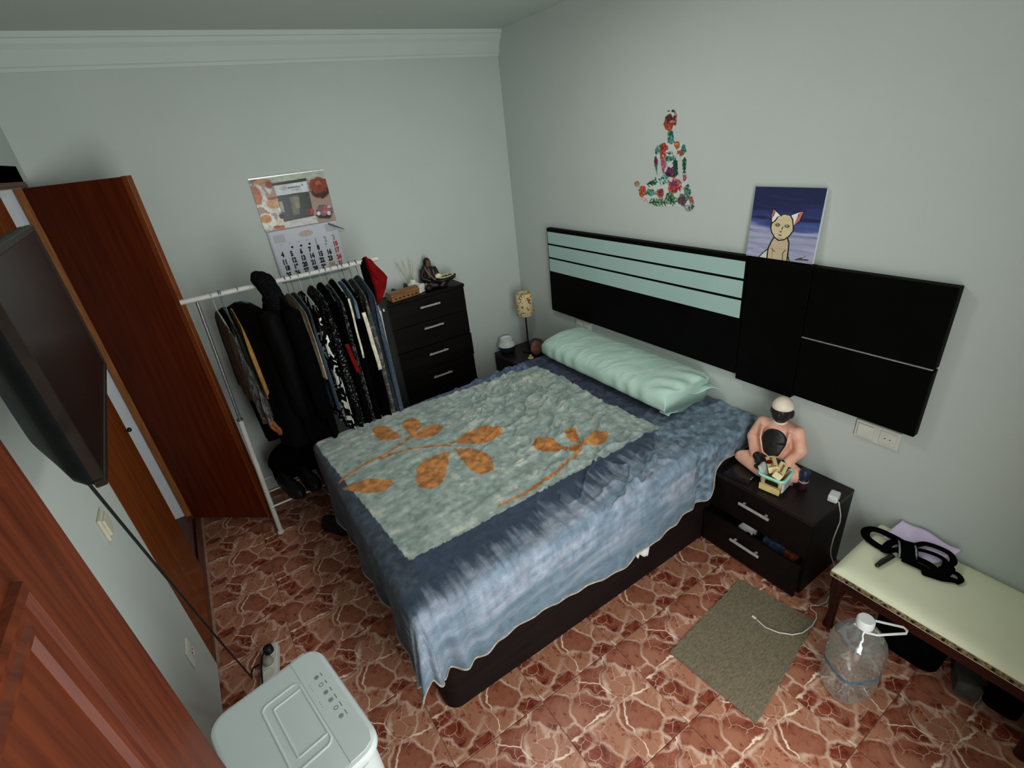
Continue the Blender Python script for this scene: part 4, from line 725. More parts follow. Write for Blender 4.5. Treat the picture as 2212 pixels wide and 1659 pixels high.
def garment_mesh(x, zb, w, th, rot, seed, ztop=None, shw=.19, wy=None, folds=5, sweep=0, neck=.035, y0=RY):
    """closed cloth body hanging from a hanger at (x, RY): wide along local y, thin along local x"""
    ztop = ztop or RZ-.085; g = G(); n = 56; rows = 34; R = np.random.default_rng(seed); ph = R.random(6)*6.28
    vs = []
    for i in range(rows):
        k = i/(rows-1); z = ztop+(zb-ztop)*k; d = ztop-z
        s_ = min(1, d/.075); half = neck+(shw-neck)*math.sin(s_*math.pi/2) if d < .075 else shw+(w-shw)*min(1, (d-.075)/.35)
        tt = th*(.35+.65*min(1, d/.12))*(1+.15*k)
        for j in range(n):
            a = 2*math.pi*j/n; ly = math.cos(a)*half; lx = math.sin(a)*tt*.5
            q = min(1, d/.2)
            fo = q*(.30*th*math.sin(ly*folds*16+ph[0]+k*1.3)+.14*th*math.sin(ly*folds*31+ph[1]))
            lx += fo; ly += q*.006*math.sin(a*5+ph[2]+k*3)
            zz = z+(.012*math.sin(ly*23+ph[3]) if k > .97 else 0)
            X = lx*math.cos(rot)-ly*math.sin(rot); Y = lx*math.sin(rot)+ly*math.cos(rot)
            vs.append((x+X+sweep*k, y0+Y, zz))
    fs = [(i*n+j, i*n+(j+1) % n, (i+1)*n+(j+1) % n, (i+1)*n+j) for i in range(rows-1) for j in range(n)]+[tuple(range(n))[::-1], tuple((rows-1)*n+j for j in range(n))]
    return g.add(vs, fs)
def hanger(x, rot, mat, label, ztop=RZ-.085, shw=.19):
    t = thing('clothes_hanger', label, 'hanger', (x, RY, ztop), 'hangers on the rack bar')
    cs, sn = math.cos(rot), math.sin(rot)
    P = [(x+0, RY-.019, RZ-.004)]
    for i in range(9):
        a = math.pi-math.pi*i/8; P.append((x, RY+.0165*math.cos(a)*1.0, RZ+.0165*math.sin(a)))
    P += [(x, RY+.014, RZ-.02), (x, RY, RZ-.04), (x, RY, ztop+.012)]
    P2 = P[1:]
    G().tube(P2, .0022, 6).build('hook', mat, t, smooth=60)
    Q = [(0, .015), (.05, .006), (.12, -.022), (shw-.015, -.055)]
    bar = [(-a, b) for a, b in Q[::-1]]+Q[1:]
    G().tube([(x-l*sn, RY+l*cs, ztop-.008+b) for l, b in bar], .004, 6).build('shoulder_bar', mat, t, smooth=60)
M_hwire = pm('grey_wire', (.10, .11, .11), (.08, .09, .09), 40, 2, .4, metal=.4); M_hblue = pm('blue_wire', (.10, .20, .26), (.08, .17, .22), 40, 2, .4); M_hgreen = pm('pale_green_plastic', (.30, .36, .30), (.26, .32, .26), 40, 2, .4)
BK = (.002, .002, .0022); BK2 = (.0018, .0018, .002)
def garment(name, label, cat, mat, x, zb, w=.21, th=.03, rot=0, seed=0, hang=None, hm=None, parts=(), **k):
    g = garment_mesh(x, zb, w, th, rot, seed, **k)
    t = thing(name, label, cat, (x, RY, zb), 'garments on the clothes rack')
    g.build('body', mat, t, smooth=60)
    for f in parts: f(t)
    if hang: hanger(x, rot, hm or M_hwire, hang, k.get('ztop', RZ-.085), min(.19, k.get('shw', .19)))
    return t
mk = lambda n, a, k=1.75: cloth(n, S(*a, k), S(*[v*.82 for v in a], k))
def sleeve(x, rot, mat, side, zb, r=.045, dx=0, dy=0):
    def f(t):
        cs, sn = math.cos(rot), math.sin(rot); l = side*.175
        g = G().caps([(x-l*sn, RY+l*cs, RZ-.15), (x-l*1.12*sn+dx*.4, RY+l*1.12*cs+dy*.4, RZ-.32), (x-l*1.05*sn+dx*.8, RY+l*1.05*cs+dy*.8, (RZ-.32+zb)/2), (x-l*1.0*sn+dx, RY+l*1.0*cs+dy, zb)], [r, r*1.05, r*.95, r*.8], 14)
        g.build('sleeve', mat, t, smooth=70)
    return f
garment('cardigan', 'taupe cardigan hanging at the left end of the rack behind the others', 'clothes', mk('taupe_knit', (74, 62, 52)), .004, .92, .20, .026, .10, 1, 'pale wire hanger of the leftmost taupe cardigan', M_hgreen)
garment('waistcoat', 'dark olive waistcoat with a pointed shoulder, second from the left on the rack', 'clothes', mk('olive_cloth', (30, 28, 22)), .038, .98, .19, .022, .06, 2, 'grey wire hanger of the dark olive waistcoat')
garment('blouse', 'ochre yellow blouse squeezed between dark garments at the left of the rack', 'clothes', mk('ochre_cloth', (140, 104, 56)), .066, .95, .205, .02, .05, 3)
garment('shirt', 'grey checked flannel shirt with hem showing beside the wardrobe door', 'clothes', print_cloth('check_flannel', S(46, 46, 44, 1.5), S(82, 80, 78, 1.5), 34, .48, (2, 2, .7), .1), .046, .80, .235, .04, -.06, 4, 'blue hanger of the grey checked shirt', M_hblue, ztop=RZ-.12)
Mpad = pm('padded_nylon', (.0022, .0022, .0024), (.0014, .0014, .0015), 12, 3, .65, .5, 24, spec=.06)
def lining(t):
    g = G().grid(lambda u, v: (.018+.050*v*.9+.028*u*math.sin(v*2.6+.3)+.004*math.sin(v*9), 2.555+.03*u-.006*math.sin(u*7+v*3), .850-.125*v-.012*u), 14, 12)
    g.build('lining', M_tan, t, smooth=80, solid=.012)
garment('padded_jacket', 'big black padded jacket turned towards the room on a blue hanger', 'jacket', Mpad, .122, .585, .20, .10, .50, 5, 'blue plastic hanger of the big black padded jacket', M_hblue, [sleeve(.122, .50, Mpad, 1, .80, .05, .0, -.04), sleeve(.122, .50, Mpad, -1, .78, .05, .0, .02), lining], folds=2, neck=.06, ztop=RZ-.065)
def hood(t):
    g = G(); R_ = np.random.default_rng(4)
    pts = [Vector(p) for p in ((.222, 2.742, 1.488), (.246, 2.722, 1.470), (.258, 2.698, 1.400), (.268, 2.680, 1.300), (.285, 2.664, 1.170))]; rs = [.036, .048, .054, .050, .036]
    for i in range(len(pts)-1):
        for k in range(7):
            f = k/7; p = pts[i].lerp(pts[i+1], f); r = rs[i]*(1-f)+rs[i+1]*f
            for q in range(5):
                d = Vector(R_.normal(size=3)); d.normalize(); g.ell(tuple(p+d*r*.45), (r*.62, r*.62, r*.62), nu=10, nv=7)
    organic(g, 'fur_hood', M_fur, t, .007, 1)
garment('fur_collar_coat', 'black coat whose furry hood is slung over the rack bar', 'coat', M_blackc, .272, .55, .22, .080, .18, 7, None, None, [hood, sleeve(.272, .18, M_blackc, -1, .74, .044, 0, 0)], folds=3, ztop=RZ-.05, neck=.07)
garment('trousers', 'folded beige trousers hanging right of the fur-collared coat', 'trousers', mk('beige_cotton', (146, 130, 108)), .345, .93, .20, .018, .12, 8, 'grey wire hanger of the beige trousers', M_hwire, shw=.19)
garment('shirt', 'dark slate blue shirt just right of the beige trousers', 'clothes', mk('slate_cloth', (44, 54, 64)), .372, .74, .20, .022, .1, 9, 'grey wire hanger of the slate blue shirt')
Mpr = print_cloth('bold_white_print', BK, S(190, 192, 184, 1.7), 24, .55, (1, 1, .8))
garment('patterned_trousers', 'black trousers with a bold white floral print', 'trousers', Mpr, .412, .60, .215, .026, .10, 10, 'pale green hanger of the boldly printed trousers', M_hgreen)
garment('tunic', 'black tunic with a fine grey diamond pattern', 'clothes', print_cloth('fine_grey_print', BK, S(104, 106, 104, 1.6), 85, .62, (1, 1, .8)), .470, .585, .215, .034, .06, 11, 'pale green hanger of the diamond patterned tunic', M_hgreen, ztop=RZ-.07, neck=.06)
def stripe(mat, nm, x0, za, zb_, w, dx, off=.0):
    def f(t):
        n = 14; g = G().grid(lambda u, v: (x0+dx*v+w*(u-.5)+.0012*math.sin(v*9), RY-.212-.010*math.sin(v*2.6)-off, za+(zb_-za)*v), 4, n); g.build(nm, mat, t, smooth=80, solid=.006)
    return f
garment('jacket', 'black jacket with dark red lining showing at the front', 'jacket', M_blackc, .520, .57, .205, .030, .04, 12, 'pale green hanger of the red-lined black jacket', M_hgreen, [stripe(M_red, 'red_lining', .512, 1.10, .93, .020, .02)], ztop=RZ-.065, neck=.06)
garment('kimono', 'black kimono edged with a grey floral band', 'clothes', print_cloth('grey_floral', S(22, 22, 24, 1.6), S(104, 100, 98, 1.6), 60, .5), .550, .60, .205, .018, .03, 13, 'grey wire hanger of the floral edged kimono')
Mcr = mk('cream_cloth', (180, 174, 156))
garment('blazer', 'black blazer with a thin cream edge', 'jacket', M_blackc, .580, .57, .205, .032, .02, 14, 'pale green hanger of the cream edged blazer', M_hgreen, [stripe(Mcr, 'cream_edge', .583, 1.33, 1.00, .010, -.004)], ztop=RZ-.06)
garment('top', 'light blue sleeveless top high on the right of the rack', 'clothes', mk('light_blue_cloth', (112, 136, 152)), .618, 1.20, .19, .016, .02, 15, 'blue hanger of the light blue top', M_hblue)
garment('coat', 'long black coat with a broad cream front band', 'coat', M_blackc, .640, .57, .21, .034, .0, 16, 'grey hanger of the long black coat', M_hwire, [stripe(Mcr, 'cream_band', .640, 1.24, .905, .020, .012)], ztop=RZ-.075)
garment('dress', 'green and pink floral dress near the right end of the rack', 'dress', print_cloth('floral_dress', S(56, 64, 58, 1.6), S(118, 98, 94, 1.6), 46, .5, (1, 1, 1), .12), .680, .64, .205, .022, .0, 17, 'thin grey wire hanger of the floral dress')
garment('denim_dress', 'slate blue speckled denim dress, last before the red garment', 'dress', print_cloth('speckled_denim', S(52, 62, 74, 1.6), S(88, 96, 108, 1.6), 120, .55, (1, 1, 1), .1), .718, .59, .215, .028, .0, 18, 'thin grey wire hanger of the speckled denim dress', ztop=RZ-.075)
RED = [(.762, 1.480), (.792, 1.466), (.812, 1.43), (.851, 1.376), (.862, 1.35), (.842, 1.292), (.800, 1.235), (.783, 1.214), (.768, 1.215), (.772, 1.28), (.768, 1.36), (.760, 1.44)]
REDB = [(.745, 1.455), (.768, 1.47), (.775, 1.40), (.785, 1.25), (.783, 1.195), (.762, 1.20), (.750, 1.30), (.742, 1.39)]
def make_red():
    t = thing('red_jacket', 'red and black jacket draped over the right end of the rack bar', 'jacket', (.80, RY, 1.16), 'garments on the clothes rack')
    MX = Matrix(((1, 0, 0, 0), (0, 0, 1, 0), (0, 1, 0, 0), (0, 0, 0, 1)))
    def drape(poly, ya, yb, nm, mat):
        b = bmesh.new(); n = 14; g = G()
        xs = [p[0] for p in poly]; cx = sum(xs)/len(xs); cz = sum(p[1] for p in poly)/len(poly)
        rows = [(1, yb), (1, (ya+yb)/2), (.93, ya+.006), (.72, ya-.004), (.4, ya-.010), (.1, ya-.012)]
        vs = [(cx+(p[0]-cx)*k, y+.006*math.sin(p[1]*60+p[0]*30), cz+(p[1]-cz)*k) for k, y in rows for p in poly]; m = len(poly)
        g.add(vs, [(i*m+j, i*m+(j+1) % m, (i+1)*m+(j+1) % m, (i+1)*m+j) for i in range(len(rows)-1) for j in range(m)]+[tuple(range(m)), tuple((len(rows)-1)*m+j for j in range(m))])
        g.build(nm, mat, t, smooth=70)
    drape(RED, RY-.062, RY-.028, 'red_front', M_red); drape(REDB, RY-.035, RY+.02, 'black_back', M_blackc)
    G().tube([(.775, RY-.045, RZ+.002)]+[(.776, RY+.022*math.sin(a)-.0, RZ+.02*math.cos(a)) for a in (-1.6, -.8, 0, .8, 1.6)]+[(.776, RY+.02, RZ-.05)], .011, 8, flat=(1, .5)).build('red_loop', M_red, t, smooth=60)
    G().box(.793, .801, RY-.050, RY-.045, 1.165, 1.18, .001).build('zip_tag', M_white, t)
make_red()
# ------------------------------------------------------------------ shoes
def shoe_geo(L=.27, Wd=.092, boot=0):
    g = G(); n = 20; st = [(0, .36, .055), (.06, .40, .075), (.25, .42, .085), (.45, .44, .075), (.62, .50, .058), (.80, .48, .044), (.93, .34, .034), (1, .12, .024)]
    vs = []
    for s, wd, h in st:
        for j in range(n):
            a = 2*math.pi*j/n; yy = math.cos(a)*wd*Wd; zz = math.sin(a); zz = .018+(h if zz > 0 else .012)*zz; vs.append(((s-.5)*L, yy, max(.004, zz)))
    k = len(st); g.add(vs, [(i*n+j, i*n+(j+1) % n, (i+1)*n+(j+1) % n, (i+1)*n+j) for i in range(k-1) for j in range(n)]+[tuple(range(n))[::-1], tuple((k-1)*n+j for j in range(n))])
    if boot: g.lathe([(.040, .05), (.042, .12), (.046, boot), (.040, boot), (.036, .08)], (-.07*L/.27, 0, 0), 16)
    return g
M_shoe = pm('black_shoe_leather', (.008, .008, .008), (.005, .005, .005), 30, 3, .42, .15, 120, spec=.3); M_sole = pm('black_sole', (.01, .01, .0095), (.007, .007, .007), 30, 2, .8)
def shoe(x, y, z, rz, label, boot=0, L=.26):
    t = thing('shoe', label, 'shoe', (x, y, z), 'black shoes under the clothes rack' if z > .1 else None); M = Matrix.Translation((x, y, z)) @ Matrix.Rotation(rz, 4, 'Z')
    g = shoe_geo(L, boot=boot); g.v = [tuple(M @ Vector(p)) for p in g.v]; g.build('upper', M_shoe, t, smooth=60)
    P = [(.5, .02), (.44, .30), (.25, .47), (.05, .42), (-.2, .36), (-.42, .34), (-.5, .18)]; P = P+[(a, -b) for a, b in P[::-1]]
    G().prism([(a*L*1.02, b*.098) for a, b in P], 0, .014, M).build('sole', M_sole, t)
shoe(.030, 2.82, .2115, -1.30, 'low black shoe at the left end of the rack rails')
shoe(.135, 2.83, .2115, -1.40, 'low black shoe second from the left on the rack rails')
shoe(.240, 2.82, .2115, -1.48, 'black ankle boot third from the left on the rack rails', .12)
shoe(.345, 2.83, .2115, -1.60, 'low black shoe on the rack rails close behind the bed foot')
g = G().ell((.12, 2.99, .33), (.17, .10, .125)).ell((.27, 3.0, .30), (.14, .10, .10)).caps([(.02, 2.97, .30), (.12, 2.93, .44), (.25, 2.97, .32)], .018, 10).box(-.04, .38, 2.91, 3.09, .218, .30, .03)
o = organic(g, 'black_holdall', M_blackc, None, .012, 4); tag(o, 'soft black holdall heaped behind the shoes on the rack rails', 'bag')
shoe(.185, 2.545, .0, -.9, 'black slipper poking out from beneath the foot of the bed', 0, .20)
# ------------------------------------------------------------------ things on the slim chest
ZT = 1.091
def make_chest():
    t = thing('wooden_box', 'brown wooden box with a rounded lid at the left front of the slim chest', 'box', (1.08, 3.13, ZT))
    th = math.radians(8); c = Vector((1.075, 3.135, ZT)); M = Matrix.Translation(c) @ Matrix.Rotation(th, 4, 'Z'); Mw = wood('carved_box_wood', S(112, 78, 46, 2), S(84, 54, 28, 2), 'x', 8)
    G().box(-.105, .105, -.04, .04, 0, .034, .002, M=M).build('box_body', Mw, t)
    pr = [(-.042, .034)]+[(.042*-math.cos(math.pi*i/12), .036+.024*math.sin(math.pi*i/12)) for i in range(13)]+[(.042, .034)]
    G().prism(pr, -.108, .108, M @ Matrix(((0, 0, 1, 0), (1, 0, 0, 0), (0, 1, 0, 0), (0, 0, 0, 1)))).build('lid', Mw, t, smooth=40)
    g = G()
    for k in range(6): g.box(-.085+.031*k, -.068+.031*k, -.0405, -.039, .012, .02, M=M)
    g.build('cut_outs', M_blackp, t)
make_chest()
g = G().lathe([(.038, 0), (.042, .004), (.042, .045), (.038, .058), (.022, .066), (.021, .084), (.018, .086), (.018, .07)], (0, 0, 0), 20)
t = thing('reed_diffuser', 'white reed diffuser bottle with thin sticks on the slim chest', 'diffuser', (1.185, 3.205, ZT)); MM = Matrix.Translation((1.185, 3.205, ZT))
g.v = [tuple(MM @ Vector(p)) for p in g.v]; g.build('bottle', M_white, t, smooth=50)
M_reed = pm('reed', S(150, 136, 100, 2), S(120, 104, 70, 2), 60, 2, .8)
for dx, dy in ((-.075, .012), (-.085, .03), (.012, .02), (.022, -.01), (-.03, .035)): G().tube([(1.185, 3.205, ZT+.01), (1.185+dx, 3.205+dy, ZT+.215)], .0016, 6).build('reed', M_reed, t)
g = G().lathe([(.014, 0), (.015, .002), (.015, .05), (.011, .055), (.011, .066), (0, .066)], (1.135, 3.222, ZT), 16).build('perfume_vial', pm('dark_vial', (.02, .026, .022), (.014, .02, .016), 30, 2, .2), None, smooth=50)
tag(g, 'small dark vial standing left of the reed diffuser', 'bottle')
g = G().lathe([(.018, 0), (.020, .003), (.020, .03), (.012, .036), (.012, .05), (0, .05)], (1.165, 3.165, ZT), 16).build('glass_jar', pm('grey_glass_jar', (.30, .32, .31), (.24, .26, .25), 30, 2, .15), None, smooth=50)
tag(g, 'little grey glass jar in front of the reed diffuser', 'jar')
g = G().box(-.03, .03, -.022, .022, 0, .055, .003, M=Matrix.Translation((1.208, 3.155, ZT)) @ Matrix.Rotation(.5, 4, 'Z')).build('paper_packet', M_lam, None); tag(g, 'small white packet leaning before the diffuser bottle', 'packet')
g = G().lathe([(.030, 0), (.034, .02), (.031, .045), (.027, .046), (.029, .02), (.0, .006)], (1.252, 3.190, ZT), 18).build('bamboo_bowl', pm('straw_weave', S(150, 120, 76, 2), S(104, 76, 40, 2), 70, 3, .8, .4, 200), None, smooth=50); tag(g, 'small straw coloured bowl beside the dark statue', 'bowl')
g = G()
for a in range(5): g.caps([(1.0+.01*a, 3.16+.015*a, ZT+.012+.008*a), (1.03+.012*a, 3.20-.004*a, ZT+.022+.007*(a % 3)), (1.065+.006*a, 3.215-.008*a, ZT+.015+.006*a)], .010, 8)
g = g.build('tangled_scarf', pm('dark_green_knit', S(40, 52, 56, 2), S(22, 28, 34, 2), 40, 3, .9, .4, 150), None, smooth=60); tag(g, 'small heap of dark blue-green cloth behind the wooden box', 'cloth')
g = G().ell((1.262, 3.128, ZT+.021), (.030, .024, .021)).build('dark_stone', M_shoe, None, smooth=70); tag(g, 'round black stone right of the wooden box', 'stone')
def make_monk():
    t = thing('monk_statue', 'dark seated monk figurine holding out a tray of shells on the slim chest', 'statue', (1.36, 3.19, ZT)); cx, cy = 1.315, 3.21
    Md = pm('dark_bronze_resin', (.012, .009, .008), (.006, .005, .005), 40, 3, .4, .2, 120); Mb = pm('bronze_face', S(84, 62, 48, 2), S(56, 38, 28, 2), 40, 3, .45)
    g = G().ell((cx, cy, ZT+.035), (.075, .055, .038)).caps([(cx, cy, ZT+.03), (cx, cy, ZT+.115)], [.055, .042], 14).ell((cx, cy+.004, ZT+.172), (.028, .027, .034))
    g.caps([(cx-.048, cy, ZT+.12), (cx-.062, cy-.02, ZT+.075), (cx-.02, cy-.05, ZT+.055)], [.019, .018, .013], 10).caps([(cx+.046, cy, ZT+.12), (cx+.055, cy-.02, ZT+.075), (cx+.04, cy-.05, ZT+.055)], [.019, .018, .013], 10)
    g.ell((cx-.026, cy, ZT+.140), (.02, .02, .02)).caps([(cx, cy, ZT+.12), (cx, cy, ZT+.16)], [.03, .022], 10)
    g.caps([(cx-.05, cy-.03, ZT+.022), (cx+.02, cy-.06, ZT+.02), (cx+.07, cy-.03, ZT+.02)], .022, 10)
    organic(g, 'figure', Md, t, .005, 3)
    g = G().ell((cx+.002, cy-.017, ZT+.166), (.020, .014, .026)).ell((cx+.001, cy-.031, ZT+.163), (.004, .005, .007)); g.build('face', Mb, t, smooth=70)
    g = G().caps([(cx-.034, cy-.028, ZT+.145), (cx-.02, cy-.05, ZT+.10), (cx+.012, cy-.062, ZT+.06)], .008, 8).caps([(cx+.02, cy-.035, ZT+.12), (cx+.02, cy-.045, ZT+.09)], .006, 8); g.build('beads', Mb, t, smooth=60)
    g = G().ell((cx+.090, cy-.062, ZT+.050), (.085, .050, .016), R=Matrix.Rotation(.12, 3, 'Z')).ell((cx+.155, cy-.04, ZT+.056), (.03, .018, .012)); g.caps([(cx+.06, cy-.05, ZT+.012), (cx+.09, cy-.06, ZT+.045)], [.035, .03], 12); g.build('leaf_tray', Md, t, smooth=70)
    g = G().lathe([(.0, .0), (.040, .002), (.058, .012), (.056, .014), (.038, .006), (.0, .004)], (cx+.085, cy-.068, ZT+.060), 24, sx=1.2, sy=.72).ell((cx+.045, cy-.05, ZT+.078), (.024, .02, .016))
    g.build('dish', pm('cream_dish', S(178, 172, 142, 2.2), S(160, 152, 120, 2.2), 30, 2, .5), t, smooth=60)
    g = G()
    for k in range(5): g.ell((cx+.078+.013*k, cy-.075+.008*(k % 2), ZT+.073), (.008, .007, .006))
    g.build('shells', pm('brown_shells', S(110, 98, 66, 2), S(50, 46, 28, 2), 90, 2, .6), t, smooth=70)
make_monk()
# ------------------------------------------------------------------ things on the far nightstand
ZN = .431
def make_lamp():
    x, y = 1.985, 3.065; t = thing('table_lamp', 'small table lamp with a floral shade in the far corner', 'lamp', (x, y, ZN))
    G().lathe([(.052, 0), (.052, .006), (.012, .014), (0, .014)], (x, y, ZN), 20).build('base', M_blackp, t, smooth=50)
    G().tube([(x, y, ZN+.01), (x, y, ZN+.33)], .0065, 10).build('stem', M_blackp, t, smooth=50)
    z0, z1 = .730, .905
    prof = [(.062, z0), (.066, z0+.004), (.060, z1-.004), (.056, z1), (.052, z1-.02), (.056, z0+.01)]
    Ms = print_cloth('floral_shade', S(166, 150, 118, 2.1), S(92, 66, 42, 2.1), 40, .585, (1, 1, 1), .04)
    G().lathe(prof, (x, y, 0), 28).build('lamp_shade', Ms, t, smooth=50)
    G().tube([(x, y, z0+.02), (x, y, z0+.08)], .014, 10).build('bulb_holder', M_white, t, smooth=50)
make_lamp()
g = G().tube([(1.99, 3.05, ZN+.004), (2.015, 2.985, ZN+.012), (2.03, 2.95, ZN+.062), (2.055, 2.92, ZN+.075), (2.08, 2.90, ZN+.05), (2.094, 2.885, ZN+.004)], .003, 6).build('lamp_cable', M_blackp, None, smooth=60); tag(g, 'thin black lamp cable arching over the far nightstand', 'cable')
t = thing('humidifier', 'round white and dark teal humidifier at the left of the far nightstand', 'humidifier', (1.845, 3.165, ZN))
G().lathe([(.045, 0), (.060, .012), (.069, .04), (.069, .060)], (1.845, 3.165, ZN), 28).build('tank', pm('dark_teal_plastic', S(18, 34, 40, 2), S(14, 28, 34, 2), 20, 2, .3), t, smooth=50)
G().lathe([(.069, .060), (.062, .085), (.052, .095), (.052, .118), (.047, .122), (.044, .108), (0, .104)], (1.845, 3.165, ZN), 28).build('cover', M_white, t, smooth=50)
g = G(); R_ = np.random.default_rng(3); g.ell((0, 0, .055), (.042, .040, .062), nu=22, nv=14)
g.v = [(p[0]*(1+.08*math.sin(p[2]*90+p[0]*60)), p[1]*(1+.08*math.sin(p[0]*80+p[2]*50)), max(0, p[2])) for p in g.v]; MM = Matrix.Translation((1.975, 2.945, ZN)); g.v = [tuple(MM @ Vector(p)) for p in g.v]
o = g.build('salt_lamp', pm('pink_salt', S(150, 108, 88, 2.1), S(96, 56, 42, 2.1), 14, 3, .55, .3, 60), None, smooth=70); tag(o, 'egg-shaped pink salt stone at the front of the far nightstand', 'stone')
g = G().lathe([(.022, 0), (.022, .006), (.014, .010), (0, .010)], (1.905, 2.925, ZN), 16).ell((1.905, 2.925, ZN+.020), (.011, .010, .010)).build('tea_light', pm('yellow_wax', S(190, 176, 120, 2.1), S(170, 156, 100, 2.1), 30, 2, .5), None, smooth=50); tag(g, 'tiny yellow candle beside the salt stone', 'candle')
g = G().grid(lambda u, v: (2.005+.085*u, 2.88+.24*v, ZN+.012+.065*(.35+.65*abs(math.sin(u*5+v*6)))*math.sin(min(1, u*4, v*4, (1-u)*4+.2, (1-v)*4+.2)*1.57)), 16, 16).build('grey_cloth', pm('dark_grey_cloth', S(58, 58, 54, 2), S(40, 40, 38, 2), 60, 3, .9, .3, 200), None, smooth=80, solid=.01); tag(g, 'crumpled dark grey cloth at the back of the far nightstand', 'cloth')
# ------------------------------------------------------------------ Buddha and company on the near nightstand
def make_buddha():
    cx, cy = 1.972, 1.005; t = thing('buddha_statue', 'pink-robed seated Buddha statue on the near nightstand', 'statue', (cx, cy, ZN))
    Mr = pm('pink_robe', S(200, 152, 132, 1.7), S(172, 122, 104, 1.7), 16, 3, .6, .1, 100); Md = pm('dark_skin_resin', (.016, .013, .012), (.010, .008, .008), 30, 2, .45); Mc = pm('pale_pink_cap', S(206, 176, 162, 2), S(196, 164, 150, 2), 30, 2, .6, .4, 160)
    Rz = Matrix.Translation((cx, cy, ZN)) @ Matrix.Rotation(math.radians(-90+12), 4, 'Z')   # local -y... faces the room
    F = Matrix.Translation((cx, cy, ZN)) @ Matrix.Rotation(math.radians(-78), 4, 'Z')
    def P(x, y, z): return tuple(F @ Vector((x, y, z)))       # x = statue's left/right, y<0 = forward
    R3 = F.to_3x3()
    g = G().ell(P(0, .01, .05), (.088, .060, .05), R=R3).caps([P(0, .01, .05), P(0, .012, .15), P(0, .014, .225)], [.072, .066, .056], 18)
    g.ell(P(0, .016, .235), (.080, .040, .034), R=R3)
    for s in (-1, 1):
        g.caps([P(s*.074, .015, .230), P(s*.104, -.002, .150), P(s*.070, -.058, .098)], [.032, .030, .022], 14)
        g.caps([P(s*.045, .0, .045), P(s*.125, -.045, .048), P(s*.02, -.095, .040)], [.044, .040, .030], 14)
    g.ell(P(0, -.03, .022), (.115, .075, .024), R=R3)
    organic(g, 'robe', Mr, t, .0055, 4)
    # chest opening, neck, face
    n = 16; g = G()
    def chest(u, v):
        a = u*2*math.pi; r = v; x = math.cos(a)*r*.054; z = .172+math.sin(a)*r*.066+.010; d = -.062*math.sqrt(max(0, 1-(x/.080)**2))-.002
        return P(x, .012+d-(1-r)*.004+.010*(z-.178)/.05, z)
    g.grid(chest, 25, 6); g.build('chest', Md, t, smooth=80, solid=.004)
    g = G().caps([P(0, .012, .245), P(0, .010, .285)], [.026, .026], 14).ell(P(0, .002, .322), (.042, .045, .057), R=R3)
    for s in (-1, 1):
        g.ell(P(s*.043, .010, .318), (.007, .012, .022), R=R3)
        g.ell(P(s*.016, -.038, .328), (.008, .006, .004), R=R3)
    g.ell(P(0, -.045, .314), (.007, .008, .013), R=R3).ell(P(0, -.041, .294), (.012, .006, .005), R=R3)
    organic(g, 'head', Md, t, .004, 2)
    g = G().caps([P(0, .012, .244), P(0, .008, .258)], [.036, .032], 16); g.build('collar', Mc, t, smooth=70)
    g = G(); 
    for i in range(9):
        for j in range(16):
            el = math.radians(10+80*i/8); a = 2*math.pi*(j+.5*(i % 2))/16; q = P(math.cos(a)*math.cos(el)*.043, .008+math.sin(a)*math.cos(el)*.046, .332+math.sin(el)*.052)
            if i < 1 and math.sin(a) < -.3: continue
    g.ell(P(0, .007, .343), (.0455, .048, .050), R=R3)
    b = g.v; g.v = b
    fl_ = F.inverted(); keep = []
    for p in g.v:
        l = fl_ @ Vector(p)
        if l.z < .345: l.z = .345+(l.z-.345)*.12
        keep.append(tuple(F @ l))
    g.v = keep; g.build('cap', Mc, t, smooth=80)
    # hands resting in the lap, each with four fingers and a thumb
    for s in (-1, 1):
        g = G().caps([P(s*.066, -.060, .100), P(s*.045, -.078, .092)], [.018, .019], 10)
        for k in range(4):
            y = -.070-.010*k; g.caps([P(s*.046, y, .094-.003*k), P(s*.020, y-.004, .094-.004*k), P(-s*.002-s*.003*k, y-.002, .088-.004*k)], [.0068, .0062, .0052], 8)
        g.caps([P(s*.052, -.070, .104), P(s*.032, -.072, .113), P(s*.014, -.074, .112)], [.0075, .0068, .0058], 8)
        organic(g, 'hand', Md, t, .0032, 1)
    g = G().caps([P(-.02, -.105, .070), P(.085, -.070, .082)], [.016, .012], 10); g.ell(P(-.03, -.108, .068), (.02, .014, .012), R=R3); g.build('foot', Md, t, smooth=70)
    g = G().tube([P(-.058, -.040, .250), P(-.057, -.052, .19), P(-.036, -.064, .125), P(0, -.068, .108), P(.036, -.064, .125), P(.057, -.052, .19), P(.058, -.040, .250)], .0042, 8); g.build('robe_hem', Mr, t, smooth=70)
make_buddha()
g = G().lathe([(.020, 0), (.020, .02), (.012, .03), (.012, .10), (0, .10)], (2.045, 1.115, ZN), 14).ell((2.045, 1.113, ZN+.118), (.026, .024, .028)).ell((2.035, 1.128, ZN+.100), (.018, .018, .018)); o = g.build('black_ornament', M_blackp, None, smooth=60); tag(o, 'black knobbed ornament half hidden behind the Buddha statue', 'ornament')
